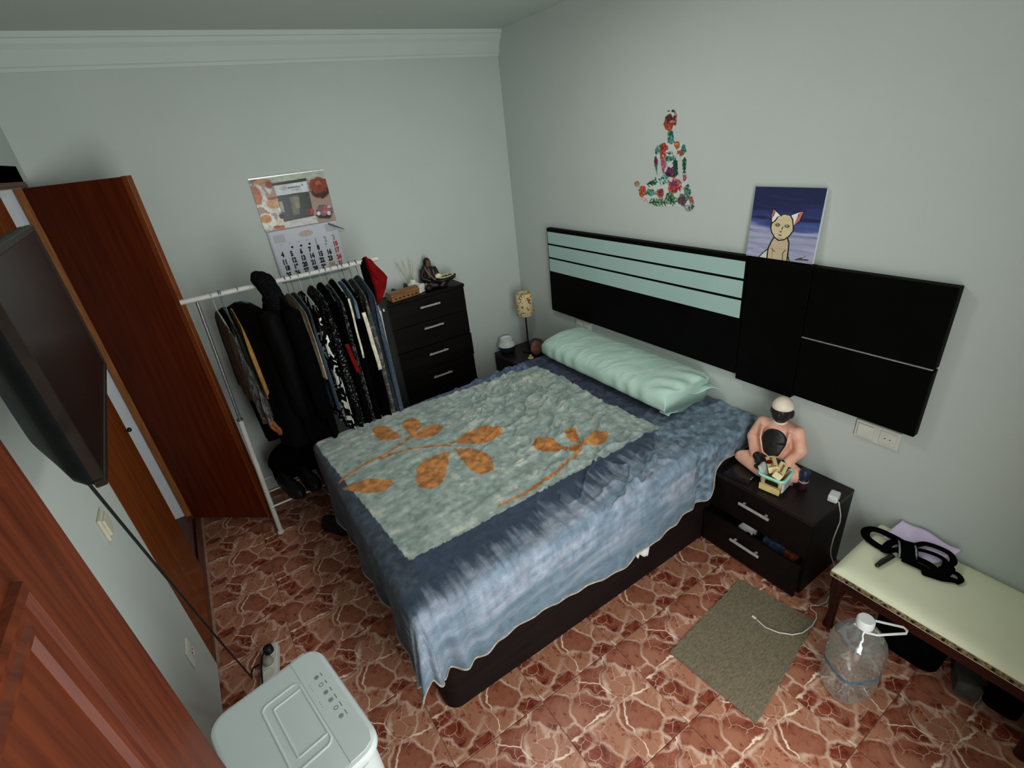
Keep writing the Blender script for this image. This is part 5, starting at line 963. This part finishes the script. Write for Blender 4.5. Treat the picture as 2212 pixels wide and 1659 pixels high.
def make_basket():
    c = Vector((1.857, .927, ZN)); M = Matrix.Translation(c) @ Matrix.Rotation(math.radians(8), 4, 'Z')
    t = thing('plastic_tub', 'clear tub with a mint green rim, full of small boxes, on the near nightstand', 'tub', c)
    def ring(w, d, z, r): return [(p[0], p[1], z) for p in rrect(-w, w, -d, d, r, 5)]
    rows = [ring(.042, .040, 0, .012), ring(.046, .044, .006, .014), ring(.053, .051, .088, .016), ring(.050, .048, .088, .015), ring(.043, .041, .009, .012)]
    vs = sum(rows, []); n = len(rows[0]); fs = [(i*n+j, i*n+(j+1) % n, (i+1)*n+(j+1) % n, (i+1)*n+j) for i in range(len(rows)-1) for j in range(n)]+[tuple(range(n))[::-1], tuple((len(rows)-1)*n+j for j in range(n))]
    g = G().add(vs, fs, M); g.build('tub_body', pm('cloudy_tub', S(178, 172, 140, 1.9), S(120, 108, 70, 1.9), 16, 3, .3), t, smooth=40)
    g = G(); R1 = ring(.057, .055, .086, .018); g.tube([tuple(M @ Vector(p)) for p in R1+[R1[0]]], .0055, 8); g.build('rim', pm('mint_plastic', S(120, 190, 176, 1.9), S(112, 180, 166, 1.9), 20, 2, .4), t, smooth=60)
    G().box(-.045, .046, -.0535, -.049, .022, .068, M=M @ Matrix.Rotation(0, 4, 'Z')).build('label', M_lam, t)
    G().box(-.0535, -.049, -.044, .044, .006, .038, M=M).build('yellow_band', pm('yellow_print', S(176, 162, 108, 1.6), S(158, 142, 88, 1.6), 30, 2, .5), t)
    g = G()
    for k in range(3): g.box(-.030, .034, -.0542, -.0536, .030+.011*k, .036+.011*k, M=M)
    g.build('printed_lines', pm('grey_print', S(96, 100, 104, 2), S(80, 84, 88, 2), 60, 2, .6), t)
    G().box(-.0542, -.0536, -.036, .020, .048, .070, M=M).build('dark_contents', M_blackp, t)
    Mbx = pm('pale_yellow_card', S(206, 190, 150, 1.65), S(196, 178, 136, 1.65), 20, 2, .6); Mst = pm('brown_print', S(124, 90, 50, 2), S(104, 72, 36, 2), 30, 2, .6)
    for k, (lx, ly, lz, rx, ry, rz, w, d, h, lab) in enumerate(((-.006, -.012, .092, .42, .02, .15, .098, .036, .030, 'pale yellow medicine carton lying at the front of the tub'), (.016, .022, .096, -.30, .10, .55, .104, .042, .028, 'pale yellow medicine carton tilted at the back of the tub'))):
        Mk = M @ Matrix.Translation((lx, ly, lz)) @ Matrix.Rotation(rz, 4, 'Z') @ Matrix.Rotation(rx, 4, 'X') @ Matrix.Rotation(ry, 4, 'Y')
        q = thing('medicine_carton', lab, 'carton', tuple(Mk.translation), 'medicine cartons in the tub')
        G().box(-w/2, w/2, -d/2, d/2, 0, h, .0008, M=Mk, seg=1).build('carton', Mbx, q)
        g = G().box(-w*.30, w*.36, -d*.12, d*.14, h, h+.0004, M=Mk).box(-w*.42, -w*.34, -d*.3, d*.3, h, h+.0004, M=Mk).box(-w*.02, w*.2, -d/2-.0004, -d/2, h*.3, h*.6, M=Mk); g.build('printed_stripe', Mst, q)
    g = G().box(-.024, .024, -.008, .008, 0, .055, .004, M=M @ Matrix.Translation((-.024, .032, .07)) @ Matrix.Rotation(-.5, 4, 'X')); o = g.build('blister_pack', pm('grey_foil', S(150, 160, 156, 2), S(128, 138, 134, 2), 60, 2, .35), None); tag(o, 'grey foil pack sticking up at the left back of the tub', 'pack')
    o = G().lathe([(.013, 0), (.014, .01), (.014, .012), (0, .014)], tuple(M @ Vector((.006, .036, .112))), 14).build('pill_bottle', M_red, None, smooth=40); tag(o, 'tiny red-topped pill bottle peeking out of the tub', 'bottle')
make_basket()
t = thing('deodorant', 'dark blue roll-on deodorant standing right of the tub', 'deodorant', (1.944, .846, ZN))
G().lathe([(.019, 0), (.021, .004), (.021, .048), (.018, .056)], (1.944, .846, ZN), 22).build('bottle', pm('dark_red_label', S(44, 18, 26, 2), S(22, 16, 24, 2), 50, 2, .3), t, smooth=50)
G().lathe([(.020, .056), (.022, .060), (.022, .088), (.016, .104), (0, .107)], (1.944, .846, ZN), 22).build('cap', pm('dark_blue_cap', S(22, 26, 46, 2.2), S(18, 22, 40, 2.2), 30, 2, .35), t, smooth=50)
G().lathe([(.0215, .040), (.0218, .041), (.0218, .047), (.0215, .048)], (1.944, .846, ZN), 22).build('silver_ring', M_alu, t, smooth=50)
o = G().box(-.016, .016, -.010, .010, 0, .052, .004, M=Matrix.Translation((1.935, .893, ZN)) @ Matrix.Rotation(.4, 4, 'Z')).build('lotion_tube', pm('blue_red_tube', S(92, 104, 140, 2), S(110, 50, 54, 2), 30, 1, .4), None); tag(o, 'small blue and red tube between tub and deodorant', 'tube')
Mk = Matrix.Translation((1.862, 1.085, ZN)) @ Matrix.Rotation(math.radians(10), 4, 'Z')
t = thing('tablet', 'black tablet computer lying flat on the near nightstand', 'tablet', (1.862, 1.085, ZN))
G().prism(rrect(-.085, .085, -.065, .065, .01), 0, .010, Mk, bev=.002).build('case', M_blackp, t); G().box(-.075, .075, -.056, .056, .010, .0106, M=Mk).build('screen', pm('tablet_glass', (.006, .006, .007), (.005, .005, .006), 8, 2, .12, spec=.5), t)
G().box(-.055, -.045, -.061, -.058, .0102, .0112, M=Mk).box(-.038, -.033, -.061, -.058, .0102, .0112, M=Mk).build('white_marks', M_white, t)
# charger and its cable
t = thing('charger', 'white plug charger with a cable hanging over the nightstand edge', 'charger', (1.975, .722, ZN))
Mk = Matrix.Translation((1.968, .722, ZN)) @ Matrix.Rotation(math.radians(12), 4, 'Z')
G().box(-.026, .026, -.019, .019, 0, .034, .006, M=Mk).build('plug_body', M_white, t); G().box(-.030, .030, -.012, .012, .008, .026, .005, M=Mk).build('plug_collar', M_plate, t)
g = G()
for s in (-1, 1): g.tube([tuple(Mk @ Vector((.028, s*.0095, .017))), tuple(Mk @ Vector((.046, s*.0095, .017)))], .0024, 8)
g.build('pin', M_steel, t)
cab = [(1.957, .706, ZN+.014), (1.956, .694, ZN+.008), (1.958, .688, .415), (1.985, .687, .36), (1.998, .687, .31), (1.980, .686, .265), (1.968, .685, .23), (1.968, .685, .17), (1.982, .684, .12), (2.010, .670, .05), (1.985, .650, .008), (1.91, .620, .006), (1.82, .600, .006), (1.78, .612, .006), (1.760, .632, .006), (1.740, .622, .006), (1.738, .598, .006), (1.71, .582, .0095), (1.66, .574, .0115), (1.60, .580, .0115), (1.560, .600, .0115), (1.525, .640, .0115), (1.506, .685, .0115), (1.511, .728, .0115)]
G().tube(cab, .0026, 8).build('cable', M_cable, t, smooth=60)
G().box(-.004, .004, -.009, .009, -.003, .003, .001, M=Matrix.Translation((1.512, .742, .012))).build('connector', M_white, t)
# bits in the half-open lower drawer
o = G().grid(lambda u, v: (1.79+.07*u, .955+.075*v, .152+.058*math.sin(u*3.1)*math.sin(v*3)+.012*math.sin(u*11+v*7)), 12, 12).build('tissue', M_sheet, None, smooth=80, solid=.004); tag(o, 'white tissue sticking out of the half-open lower drawer', 'tissue')
o = G().box(-.03, .03, -.05, .05, 0, .135, .006, M=Matrix.Translation((1.83, .862, .042)) @ Matrix.Rotation(.3, 4, 'Z')).build('blue_pouch', pm('blue_foil', S(48, 66, 84, 2), S(26, 34, 48, 2), 40, 3, .4), None); tag(o, 'dark blue pouch inside the half-open lower drawer', 'pouch')
o = G().box(-.03, .03, -.04, .04, 0, .125, .006, M=Matrix.Translation((1.83, .764, .042)) @ Matrix.Rotation(-.2, 4, 'Z')).build('red_packet', pm('red_orange_foil', S(110, 50, 36, 2), S(60, 22, 18, 2), 40, 3, .45), None); tag(o, 'reddish packet inside the half-open lower drawer', 'packet')
# ------------------------------------------------------------------ portable air conditioner
def make_ac():
    A_ = Vector((-.378, 1.151, 0)); B_ = Vector((-.079, 1.209, 0)); u = (B_-A_).normalized(); v = Vector((u.y, -u.x, 0))   # u: to the right, v: towards the camera
    Wd, D, H = .312, .392, .70; O = B_-u*Wd
    M = Matrix(((u.x, v.x, 0, O.x), (u.y, v.y, 0, O.y), (0, 0, 1, 0), (0, 0, 0, 1)))
    t = thing('air_conditioner', 'white portable air conditioner in the left foreground, seen from above', 'appliance', tuple(M @ Vector((Wd/2, D/2, 0))))
    def rr(i, r): return rrect(i, Wd-i, i, D-i, r, 8)
    Mw = pm('ac_white', (.60, .66, .655), (.585, .645, .64), 12, 2, .33, spec=.45)
    rows = [(rr(.014, .045), .02), (rr(.012, .047), .60), (rr(.012, .047), .648)]
    n = len(rows[0][0]); vs = [(p[0], p[1], z) for R_, z in rows for p in R_]
    G().add(vs, [(i*n+j, i*n+(j+1) % n, (i+1)*n+(j+1) % n, (i+1)*n+j) for i in range(2) for j in range(n)]+[tuple(range(n))[::-1], tuple(2*n+j for j in range(n))], M).build('body', Mw, t, smooth=40)
    G().prism(rr(.022, .04), .648, .664, M).build('dark_slot', M_grey, t, smooth=40)
    rows = [(rr(.004, .05), .664), (rr(0, .054), .672), (rr(0, .054), .688), (rr(.004, .05), .697), (rr(.011, .044), .700), (rr(.016, .04), .7005)]
    n = len(rows[0][0]); vs = [(p[0], p[1], z) for R_, z in rows for p in R_]; k = len(rows)
    G().add(vs, [(i*n+j, i*n+(j+1) % n, (i+1)*n+(j+1) % n, (i+1)*n+j) for i in range(k-1) for j in range(n)]+[tuple(range(n))[::-1], tuple((k-1)*n+j for j in range(n))], M).build('top_cover', Mw, t, smooth=40)
    xd = Wd-.083
    G().prism([(xd, .012)]+[p for p in rrect(xd-.05, Wd-.012, .012, D-.012, .042, 8) if p[0] > xd+.001 and p[1] > D/2][::-1][::-1]*0+[(Wd-.045, .012), (Wd-.022, .02), (Wd-.012, .045), (Wd-.012, D-.045), (Wd-.022, D-.02), (Wd-.045, D-.012), (xd, D-.012)], .7006, .7022, M, bev=.0012).build('control_panel', Mw, t)
    def frame(x0, x1, y0, y1, w, h, r, nm):
        po = rrect(x0, x1, y0, y1, r, 6); pi_ = rrect(x0+w, x1-w, y0+w, y1-w, max(.004, r-w), 6); n = len(po)
        vs = [(p[0], p[1], .7005) for p in po]+[(p[0]*.7+q[0]*.3, p[1]*.7+q[1]*.3, .7005+h) for p, q in zip(po, pi_)]+[(p[0]*.3+q[0]*.7, p[1]*.3+q[1]*.7, .7005+h) for p, q in zip(po, pi_)]+[(p[0], p[1], .7005) for p in pi_]
        G().add(vs, [(i*n+j, i*n+(j+1) % n, (i+1)*n+(j+1) % n, (i+1)*n+j) for i in range(3) for j in range(n)], M).build(nm, Mw, t, smooth=70)
    frame(xd-.112, xd-.002, .075, .305, .008, .0028, .022, 'raised_rim'); frame(xd-.088, xd-.002, .102, .276, .007, .0026, .008, 'raised_rim')
    Mi = pm('icon_print', S(84, 96, 92, 2.2), S(76, 88, 84, 2.2), 60, 2, .5); g = G()
    for i in range(6):
        y = .110+.030*i; z = .7023; xi = xd+.036
        g.add([(xi+.0065*math.cos(a)*q, y+.0065*math.sin(a)*q, z) for q in (1, .62) for a in [2*math.pi*j/12 for j in range(12)]], [(j, (j+1) % 12, 12+(j+1) % 12, 12+j) for j in range(12)], M)
        if i in (0, 2, 3, 5): g.box(xi-.003, xi+.003, y-.003, y+.003, z-.0002, z+.0002, M=M)
        g.box(xi+.0125, xi+.0150, y-.008*(1 if i > 2 else .7), y+.008, z-.0002, z+.0002, M=M)
    for y0 in (.118, .182):
        for j in range(3): g.box(xd+.011, xd+.0132, y0+.009*j, y0+.0022+.009*j, .7021, .7025, M=M)
    g.build('printed_icons', Mi, t, fix=False)
    G().box(xd+.004, Wd-.040, -.0012, .004, .676, .6945, .001, M=M).build('edge_highlight', M_white, t)  # white bar imitating the highlight along the far edge of the cover
    g = G()
    for kx in (.03, Wd-.03):
        for ky in (.04, D-.04): g.lathe([(.014, 0), (.014, .02)], tuple(M @ Vector((kx, ky, 0))), 12)
    g.build('castors', M_blackp, t)
    G().box(xd+.012, xd+.0135, D-.0125, D-.0115, .03, .64, M=M).build('seam', M_grey, t)
make_ac()
# ------------------------------------------------------------------ power strip and television cable
dv_ = Vector((-.024, -.13, 0)).normalized(); pv = Vector((-dv_.y, dv_.x, 0)); Mk = Matrix(((pv.x, dv_.x, 0, -.298), (pv.y, dv_.y, 0, 1.95), (0, 0, 1, 0), (0, 0, 0, 1)))
t = thing('power_strip', 'white power strip on the floor behind the air conditioner', 'power strip', (-.31, 1.83, 0))
G().prism(rrect(-.034, .034, -.005, .27, .012), .002, .040, Mk, bev=.006).build('strip_body', M_plate, t, smooth=40)
for k, yk in enumerate((.040, .098, .156, .214)):
    f = G().lathe([(.024, .0385), (.025, .0415), (.022, .042), (.020, .034), (0, .034)], (0, yk, 0), 20, M=Mk).build('socket', M_plate, t, smooth=40)
t = thing('power_plug', 'round black plug in the first socket of the power strip', 'plug', tuple(Mk @ Vector((0, .040, .042))))
G().lathe([(.020, .035), (.021, .050), (.020, .068), (.012, .074), (0, .074)], (0, .040, 0), 18, M=Mk).build('plug_body', M_blackp, t, smooth=50); G().tube([tuple(Mk @ Vector(p)) for p in ((-.012, .045, .062), (-.022, .07, .060), (-.026, .12, .055), (-.02, .20, .052))], .004, 8).build('plug_cable', M_blackp, t, smooth=60)
o = G().lathe([(.019, .035), (.021, .048), (.019, .064), (.010, .070), (0, .070)], (0, .098, 0), 18, M=Mk).build('grey_plug', pm('grey_plastic', (.30, .27, .25), (.25, .22, .2), 20, 2, .5), None, smooth=50); tag(o, 'greyish plug in the second socket of the power strip', 'plug')
e1 = Vector((-.322, 1.14, 1.486)); e2 = Vector((-.397, 1.859, .006))
pts = [e1.lerp(e2, k/14)-Vector((0, 0, .03*math.sin(math.pi*k/14))) for k in range(15)]+[Vector((-.395, 1.885, .0055)), Vector((-.385, 1.905, .0055)), Vector((-.36, 1.905, .0055))]
o = G().tube(pts, .0034, 8).build('television_cable', M_blackp, None, smooth=60); tag(o, 'thin black cable running from the television down to the power strip', 'cable')
# ------------------------------------------------------------------ mat, bottle, bench
mp_ = [(1.644, .905), (1.105, .854), (1.137, .484), (1.699, .579)]
def matfn(u, v):
    a = Vector(mp_[0]).lerp(Vector(mp_[1]), u); b = Vector(mp_[3]).lerp(Vector(mp_[2]), u); p = a.lerp(b, v); e = .0022*math.sin(u*60)*(v < .02 or v > .98); return (p.x, p.y+e, .0045+.0012*math.sin(u*7)*math.sin(v*5))
o = G().grid(matfn, 40, 30).build('floor_mat', M_mat, None, solid=.006); tag(o, 'grey-brown rectangular mat on the tiles in front of the near nightstand', 'mat')
def make_bottle():
    cx, cy = 1.515, .372; t = thing('water_bottle', 'big clear plastic water bottle with a white cap and carry handle', 'bottle', (cx, cy, 0))
    m, tt, N, L, b = nt('clear_pet'); out = N['Material Output']; tr = N.new('ShaderNodeBsdfTransparent'); tr.inputs[0].default_value = (.86, .89, .87, 1); gl = N.new('ShaderNodeBsdfGlossy'); gl.inputs['Roughness'].default_value = .08; gl.inputs[0].default_value = (.95, 1, .98, 1)
    tc = N.new('ShaderNodeTexCoord'); no = N.new('ShaderNodeTexNoise'); no.inputs['Scale'].default_value = 18; L.new(tc.outputs['Object'], no.inputs[0]); bp = N.new('ShaderNodeBump'); bp.inputs['Strength'].default_value = .6; bp.inputs['Distance'].default_value = .012; L.new(no.outputs['Fac'], bp.inputs['Height']); L.new(bp.outputs[0], gl.inputs['Normal'])
    lw = N.new('ShaderNodeLayerWeight'); lw.inputs[0].default_value = .32; L.new(bp.outputs[0], lw.inputs['Normal']); mr = N.new('ShaderNodeMapRange'); mr.inputs['To Min'].default_value = .14; mr.inputs['To Max'].default_value = .85; L.new(lw.outputs['Facing'], mr.inputs[0])
    mx = N.new('ShaderNodeMixShader'); L.new(mr.outputs[0], mx.inputs[0]); L.new(tr.outputs[0], mx.inputs[1]); L.new(gl.outputs[0], mx.inputs[2]); df = N.new('ShaderNodeBsdfTranslucent'); df.inputs[0].default_value = (.85, .9, .88, 1); dd = N.new('ShaderNodeBsdfDiffuse'); dd.inputs[0].default_value = (.8, .85, .83, 1); m1 = N.new('ShaderNodeMixShader'); L.new(df.outputs[0], m1.inputs[1]); L.new(dd.outputs[0], m1.inputs[2]); m2 = N.new('ShaderNodeMixShader'); m2.inputs[0].default_value = .13; L.new(mx.outputs[0], m2.inputs[1]); L.new(m1.outputs[0], m2.inputs[2]); L.new(m2.outputs[0], out.inputs[0])
    zs = [(0, .84), (.006, .95), (.03, 1.0), (.045, .94), (.056, 1.0), (.072, .94), (.084, 1.0), (.10, .945), (.112, 1.0), (.132, .99), (.150, .99), (.160, .935), (.170, 1.0), (.184, .94), (.196, 1.0), (.212, .945), (.224, 1.0), (.238, .95), (.25, 1.0), (.285, .93), (.310, .80), (.330, .58), (.341, .40), (.346, .33), (.356, .32)]
    n = 44; vs = []; rot = math.radians(-28)
    for z, k in zs:
        rnd = min(1, max(0, (z-.27)/.06)); pw = 2/(3.2-1.2*rnd)
        for j in range(n):
            a = 2*math.pi*j/n; ca, sa_ = math.cos(a), math.sin(a); x = math.copysign(abs(ca)**pw, ca)*.080*k; y = math.copysign(abs(sa_)**pw, sa_)*.074*k
            if z < .012: q = 1-.10*abs(math.cos(a*2.5)); x *= q; y *= q
            vs.append((cx+x*math.cos(rot)-y*math.sin(rot), cy+x*math.sin(rot)+y*math.cos(rot), z+.001))
    k = len(zs); g = G().add(vs, [(i*n+j, i*n+(j+1) % n, (i+1)*n+(j+1) % n, (i+1)*n+j) for i in range(k-1) for j in range(n)]+[tuple(range(n))[::-1]])
    g.build('bottle_body', m, t, smooth=80)
    G().lathe([(.0265, .350), (.0275, .352), (.0275, .380), (.024, .385), (0, .385)], (cx, cy, 0), 24).build('cap', M_white, t, smooth=40)
    hd = Vector((.62, -.78, 0)); sd = Vector((-hd.y, hd.x, 0)); c = Vector((cx, cy, .349))
    G().tube([c+sd*.028, c+hd*.03+sd*.030, c+hd*.115+sd*.012+Vector((0, 0, .012)), c+hd*.122+Vector((0, 0, .012)), c+hd*.115-sd*.012+Vector((0, 0, .012)), c+hd*.03-sd*.030, c-sd*.028, c-hd*.028, c+sd*.028], .0042, 8).build('carry_handle', M_white, t, smooth=60)
    vs = []
    for z in (.134, .149):
        for j in range(n):
            a = 2*math.pi*j/n; ca, sa_ = math.cos(a), math.sin(a); pw = 2/3.2; x = math.copysign(abs(ca)**pw, ca)*.0806; y = math.copysign(abs(sa_)**pw, sa_)*.0746; vs.append((cx+x*math.cos(rot)-y*math.sin(rot), cy+x*math.sin(rot)+y*math.cos(rot), z))
    G().add(vs, [(j, (j+1) % n, n+(j+1) % n, n+j) for j in range(n)]).build('label_band', pm('blue_label', S(70, 92, 104, 1.9), S(48, 66, 80, 1.9), 60, 3, .5), t, smooth=80)
make_bottle()
def make_bench():
    t = thing('bench', 'low wooden bench with a cream padded top against the right wall', 'bench', (1.9, .10, 0)); x0, x1, y0, y1, zt = 1.700, 2.098, -.10, .572, .340
    def top(u, v):
        x = x0+(x1-x0)*u; y = y0+(y1-y0)*v; e = min(u, 1-u)*(x1-x0); f = min(1-v, v+.3)*(y1-y0); k = min(1, e/.06, f/.06); z = zt-.022*(1-math.sqrt(max(0, 1-(1-k)**2))); return (x, y, z+.004*math.sin(u*3.1))
    g = G().grid(top, 40, 50)
    g.box(x0+.001, x1-.001, y0, y1-.001, zt-.05, zt-.022); g.build('padded_top', M_cream_up, t, smooth=50)
    gm_ = G().box(x0-.002, x0+.004, y0, y1, zt-.046, zt-.026, .001, seg=1).box(x0, x1, y1-.004, y1+.002, zt-.046, zt-.026, .001, seg=1).build('gimp_braid', M_gimp, t)
    Mt = pm('dark_tack', (.02, .014, .01), (.012, .009, .007), 30, 2, .35, metal=.5); b0 = None
    for k in range(15):
        y = y1-.018-.044*k
        if b0 is None: b0 = G().ell((0, 0, 0), (.0035, .0055, .0055), nu=10, nv=6).build('tack', Mt, t, smooth=80); o = b0
        else: o = b0.copy(); COL.objects.link(o)
        o.location = (x0-.003, y, zt-.035)
    G().box(x0+.012, x1-.012, y0+.01, y1-.012, zt-.105, zt-.048, .003).build('seat_rail', M_bench, t)
    for lx, ly in ((x0+.028, y1-.030), (x1-.028, y1-.030), (x0+.028, y0+.03), (x1-.028, y0+.03)):
        sx = 1 if lx < 1.9 else -1; sy = -1 if ly > .2 else 1
        G().tube([(lx, ly, zt-.05), (lx, ly, zt-.12), (lx+.004*-sx, ly, .18), (lx+.006*sx, ly, .07), (lx-.006*sx, ly, .004)], [.026, .028, .021, .016, .020], 12).build('leg', M_bench, t, smooth=60)
make_bench()
ZB = .346
def make_lilac():
    P = [(1.985, .520), (1.965, .350), (2.075, .300), (2.096, .505)]
    def fn(u, v):
        a = Vector(P[0]).lerp(Vector(P[1]), u); b = Vector(P[3]).lerp(Vector(P[2]), u); p = a.lerp(b, v); z = ZB+.006+.042*v**1.3+.006*math.sin(u*9+v*4)*math.sin(min(1, v*3)*1.57); return (p.x+.004*math.sin(u*14)*(v < .1), p.y, z)
    g = G().grid(fn, 26, 16)
    o = g.build('folded_garment', M_lilac, None, smooth=80, solid=.010); tag(o, 'folded lilac garment against the wall on the cream bench', 'clothes')
make_lilac()
def ribbon(path, w=.010, th=.18):
    w = w*1.3
    return G().tube([(p[0], p[1], p[2]) for p in path], w, 10, flat=(1, th))
def make_straps():
    t = thing('strap_harness', 'bundle of black elastic straps with a ribbed band and a clasp on the bench', 'strap', (1.98, .42, ZB)); z = ZB
    def sm(P, n=5):
        P = [Vector(p) for p in P]; out = []
        for i in range(len(P)-1):
            p0, p1, p2, p3 = P[max(i-1, 0)], P[i], P[i+1], P[min(i+2, len(P)-1)]
            for k in range(n):
                s = k/n; out.append(.5*((2*p1)+(p2-p0)*s+(2*p0-5*p1+4*p2-p3)*s*s+(3*p1-p0-3*p2+p3)*s**3))
        return out+[P[-1]]
    lp = [(1.985, .455, z+.030), (1.996, .492, z+.024), (2.004, .538, z+.016), (1.995, .567, z+.012), (1.968, .578, z+.010), (1.938, .562, z+.008), (1.924, .530, z+.008), (1.918, .500, z+.010), (1.920, .470, z+.014), (1.950, .440, z+.026)]
    ribbon(sm(lp), .0125, .35).build('loop_strap', M_blackc, t, smooth=70)
    ribbon(sm([(1.90, .478, z+.012), (1.925, .485, z+.022), (1.96, .478, z+.030), (1.985, .455, z+.032)]), .011, .4).build('loop_strap', M_blackc, t, smooth=70)
    g = G(); n = 26
    for k in range(14):
        a = -1+2*k/13; c = Vector((1.962, .428, z+.022)); d = Vector((.88, .42, 0)).normalized(); p = c+d*a*.046; q = Vector((.42, -.88, 0)).normalized(); g.caps([p-q*.020+Vector((0, 0, .010*(1-a*a))), p+q*.024+Vector((0, 0, .010*(1-a*a)))], .0075, 8)
    g.build('ribbed_band', M_blackc, t, smooth=60)
    Mg = pm('grey_elastic', S(120, 124, 122, 2), S(90, 94, 92, 2), 120, 2, .7)
    g = G(); 
    for s, o_ in ((1, .0), (-1, .0)):
        q = Vector((.42, -.88, 0)).normalized()*(.026*s-.002); d = Vector((.88, .42, 0)).normalized(); c = Vector((1.962, .428, z+.024))+q
        g.tube([c+d*a*.05+Vector((0, 0, .016*(1-a*a))) for a in (-1, -.6, -.2, .2, .6, 1)], .0032, 6)
    g.build('elastic_edge', Mg, t, smooth=60)
    ribbon(sm([(1.992, .416, z+.040), (2.024, .395, z+.044), (2.038, .350, z+.044), (2.034, .318, z+.042), (2.012, .300, z+.034), (1.985, .305, z+.026), (1.96, .318, z+.014)]), .0090, .4).build('long_strap', M_blackc, t, smooth=70)
    ribbon(sm([(1.975, .408, z+.036), (1.990, .380, z+.038), (1.998, .345, z+.038), (1.995, .320, z+.034), (1.97, .312, z+.026)]), .0072, .4).build('long_strap', M_blackc, t, smooth=70)
    ribbon(sm([(1.938, .412, z+.022), (1.948, .380, z+.020), (1.950, .345, z+.018), (1.940, .315, z+.012)]), .0115, .4).build('long_strap', M_blackc, t, smooth=70)
    ribbon(sm([(1.915, .425, z+.012), (1.922, .392, z+.010), (1.925, .355, z+.010), (1.915, .322, z+.010)]), .0125, .35).build('long_strap', M_blackc, t, smooth=70)
    g = G().caps([(1.92, .330, z+.012), (1.95, .300, z+.014), (1.985, .296, z+.018)], [.016, .018, .014], 10).caps([(1.905, .345, z+.010), (1.925, .300, z+.010), (1.945, .270, z+.009)], [.011, .013, .009], 10); g.build('strap_knot', M_blackc, t, smooth=60)
    ribbon(sm([(1.975, .300, z+.014), (1.985, .272, z+.010), (1.968, .256, z+.008), (1.940, .262, z+.008)]), .0075, .5).build('long_strap', M_blackc, t, smooth=70)
    g = G().caps([(1.905, .452, z+.011), (1.850, .462, z+.010), (1.815, .466, z+.009)], [.009, .011, .0085], 12); g.build('clasp', pm('black_gloss', (.006, .006, .007), (.004, .004, .005), 20, 2, .2, spec=.5), t, smooth=60)
    G().caps([(1.921, .448, z+.013), (1.908, .451, z+.012)], .0085, 10).build('metal_ring', M_alu, t, smooth=60)
make_straps()
o = G()
o.prism(rrect(1.80, 2.06, .20, .42, .05), 0, .19, bev=.03); o = o.build('black_bag', M_blackc, None, smooth=50); tag(o, 'black bag stowed under the cream bench, behind the water bottle', 'bag')
o = G().box(-.05, .05, -.035, .035, 0, .075, .008, M=Matrix.Translation((1.845, .120, 0)) @ Matrix.Rotation(.4, 4, 'Z')).build('paper_bag', pm('grey_paper', S(70, 68, 60, 1.6), S(52, 50, 44, 1.6), 20, 3, .9), None); tag(o, 'small crumpled grey packet on the floor under the bench', 'packet')
o = G().prism(rrect(1.83, 2.03, -.03, .07, .03), 0, .16, bev=.03).build('black_backpack', M_blackc, None, smooth=50); tag(o, 'dark bag under the near end of the cream bench', 'bag')
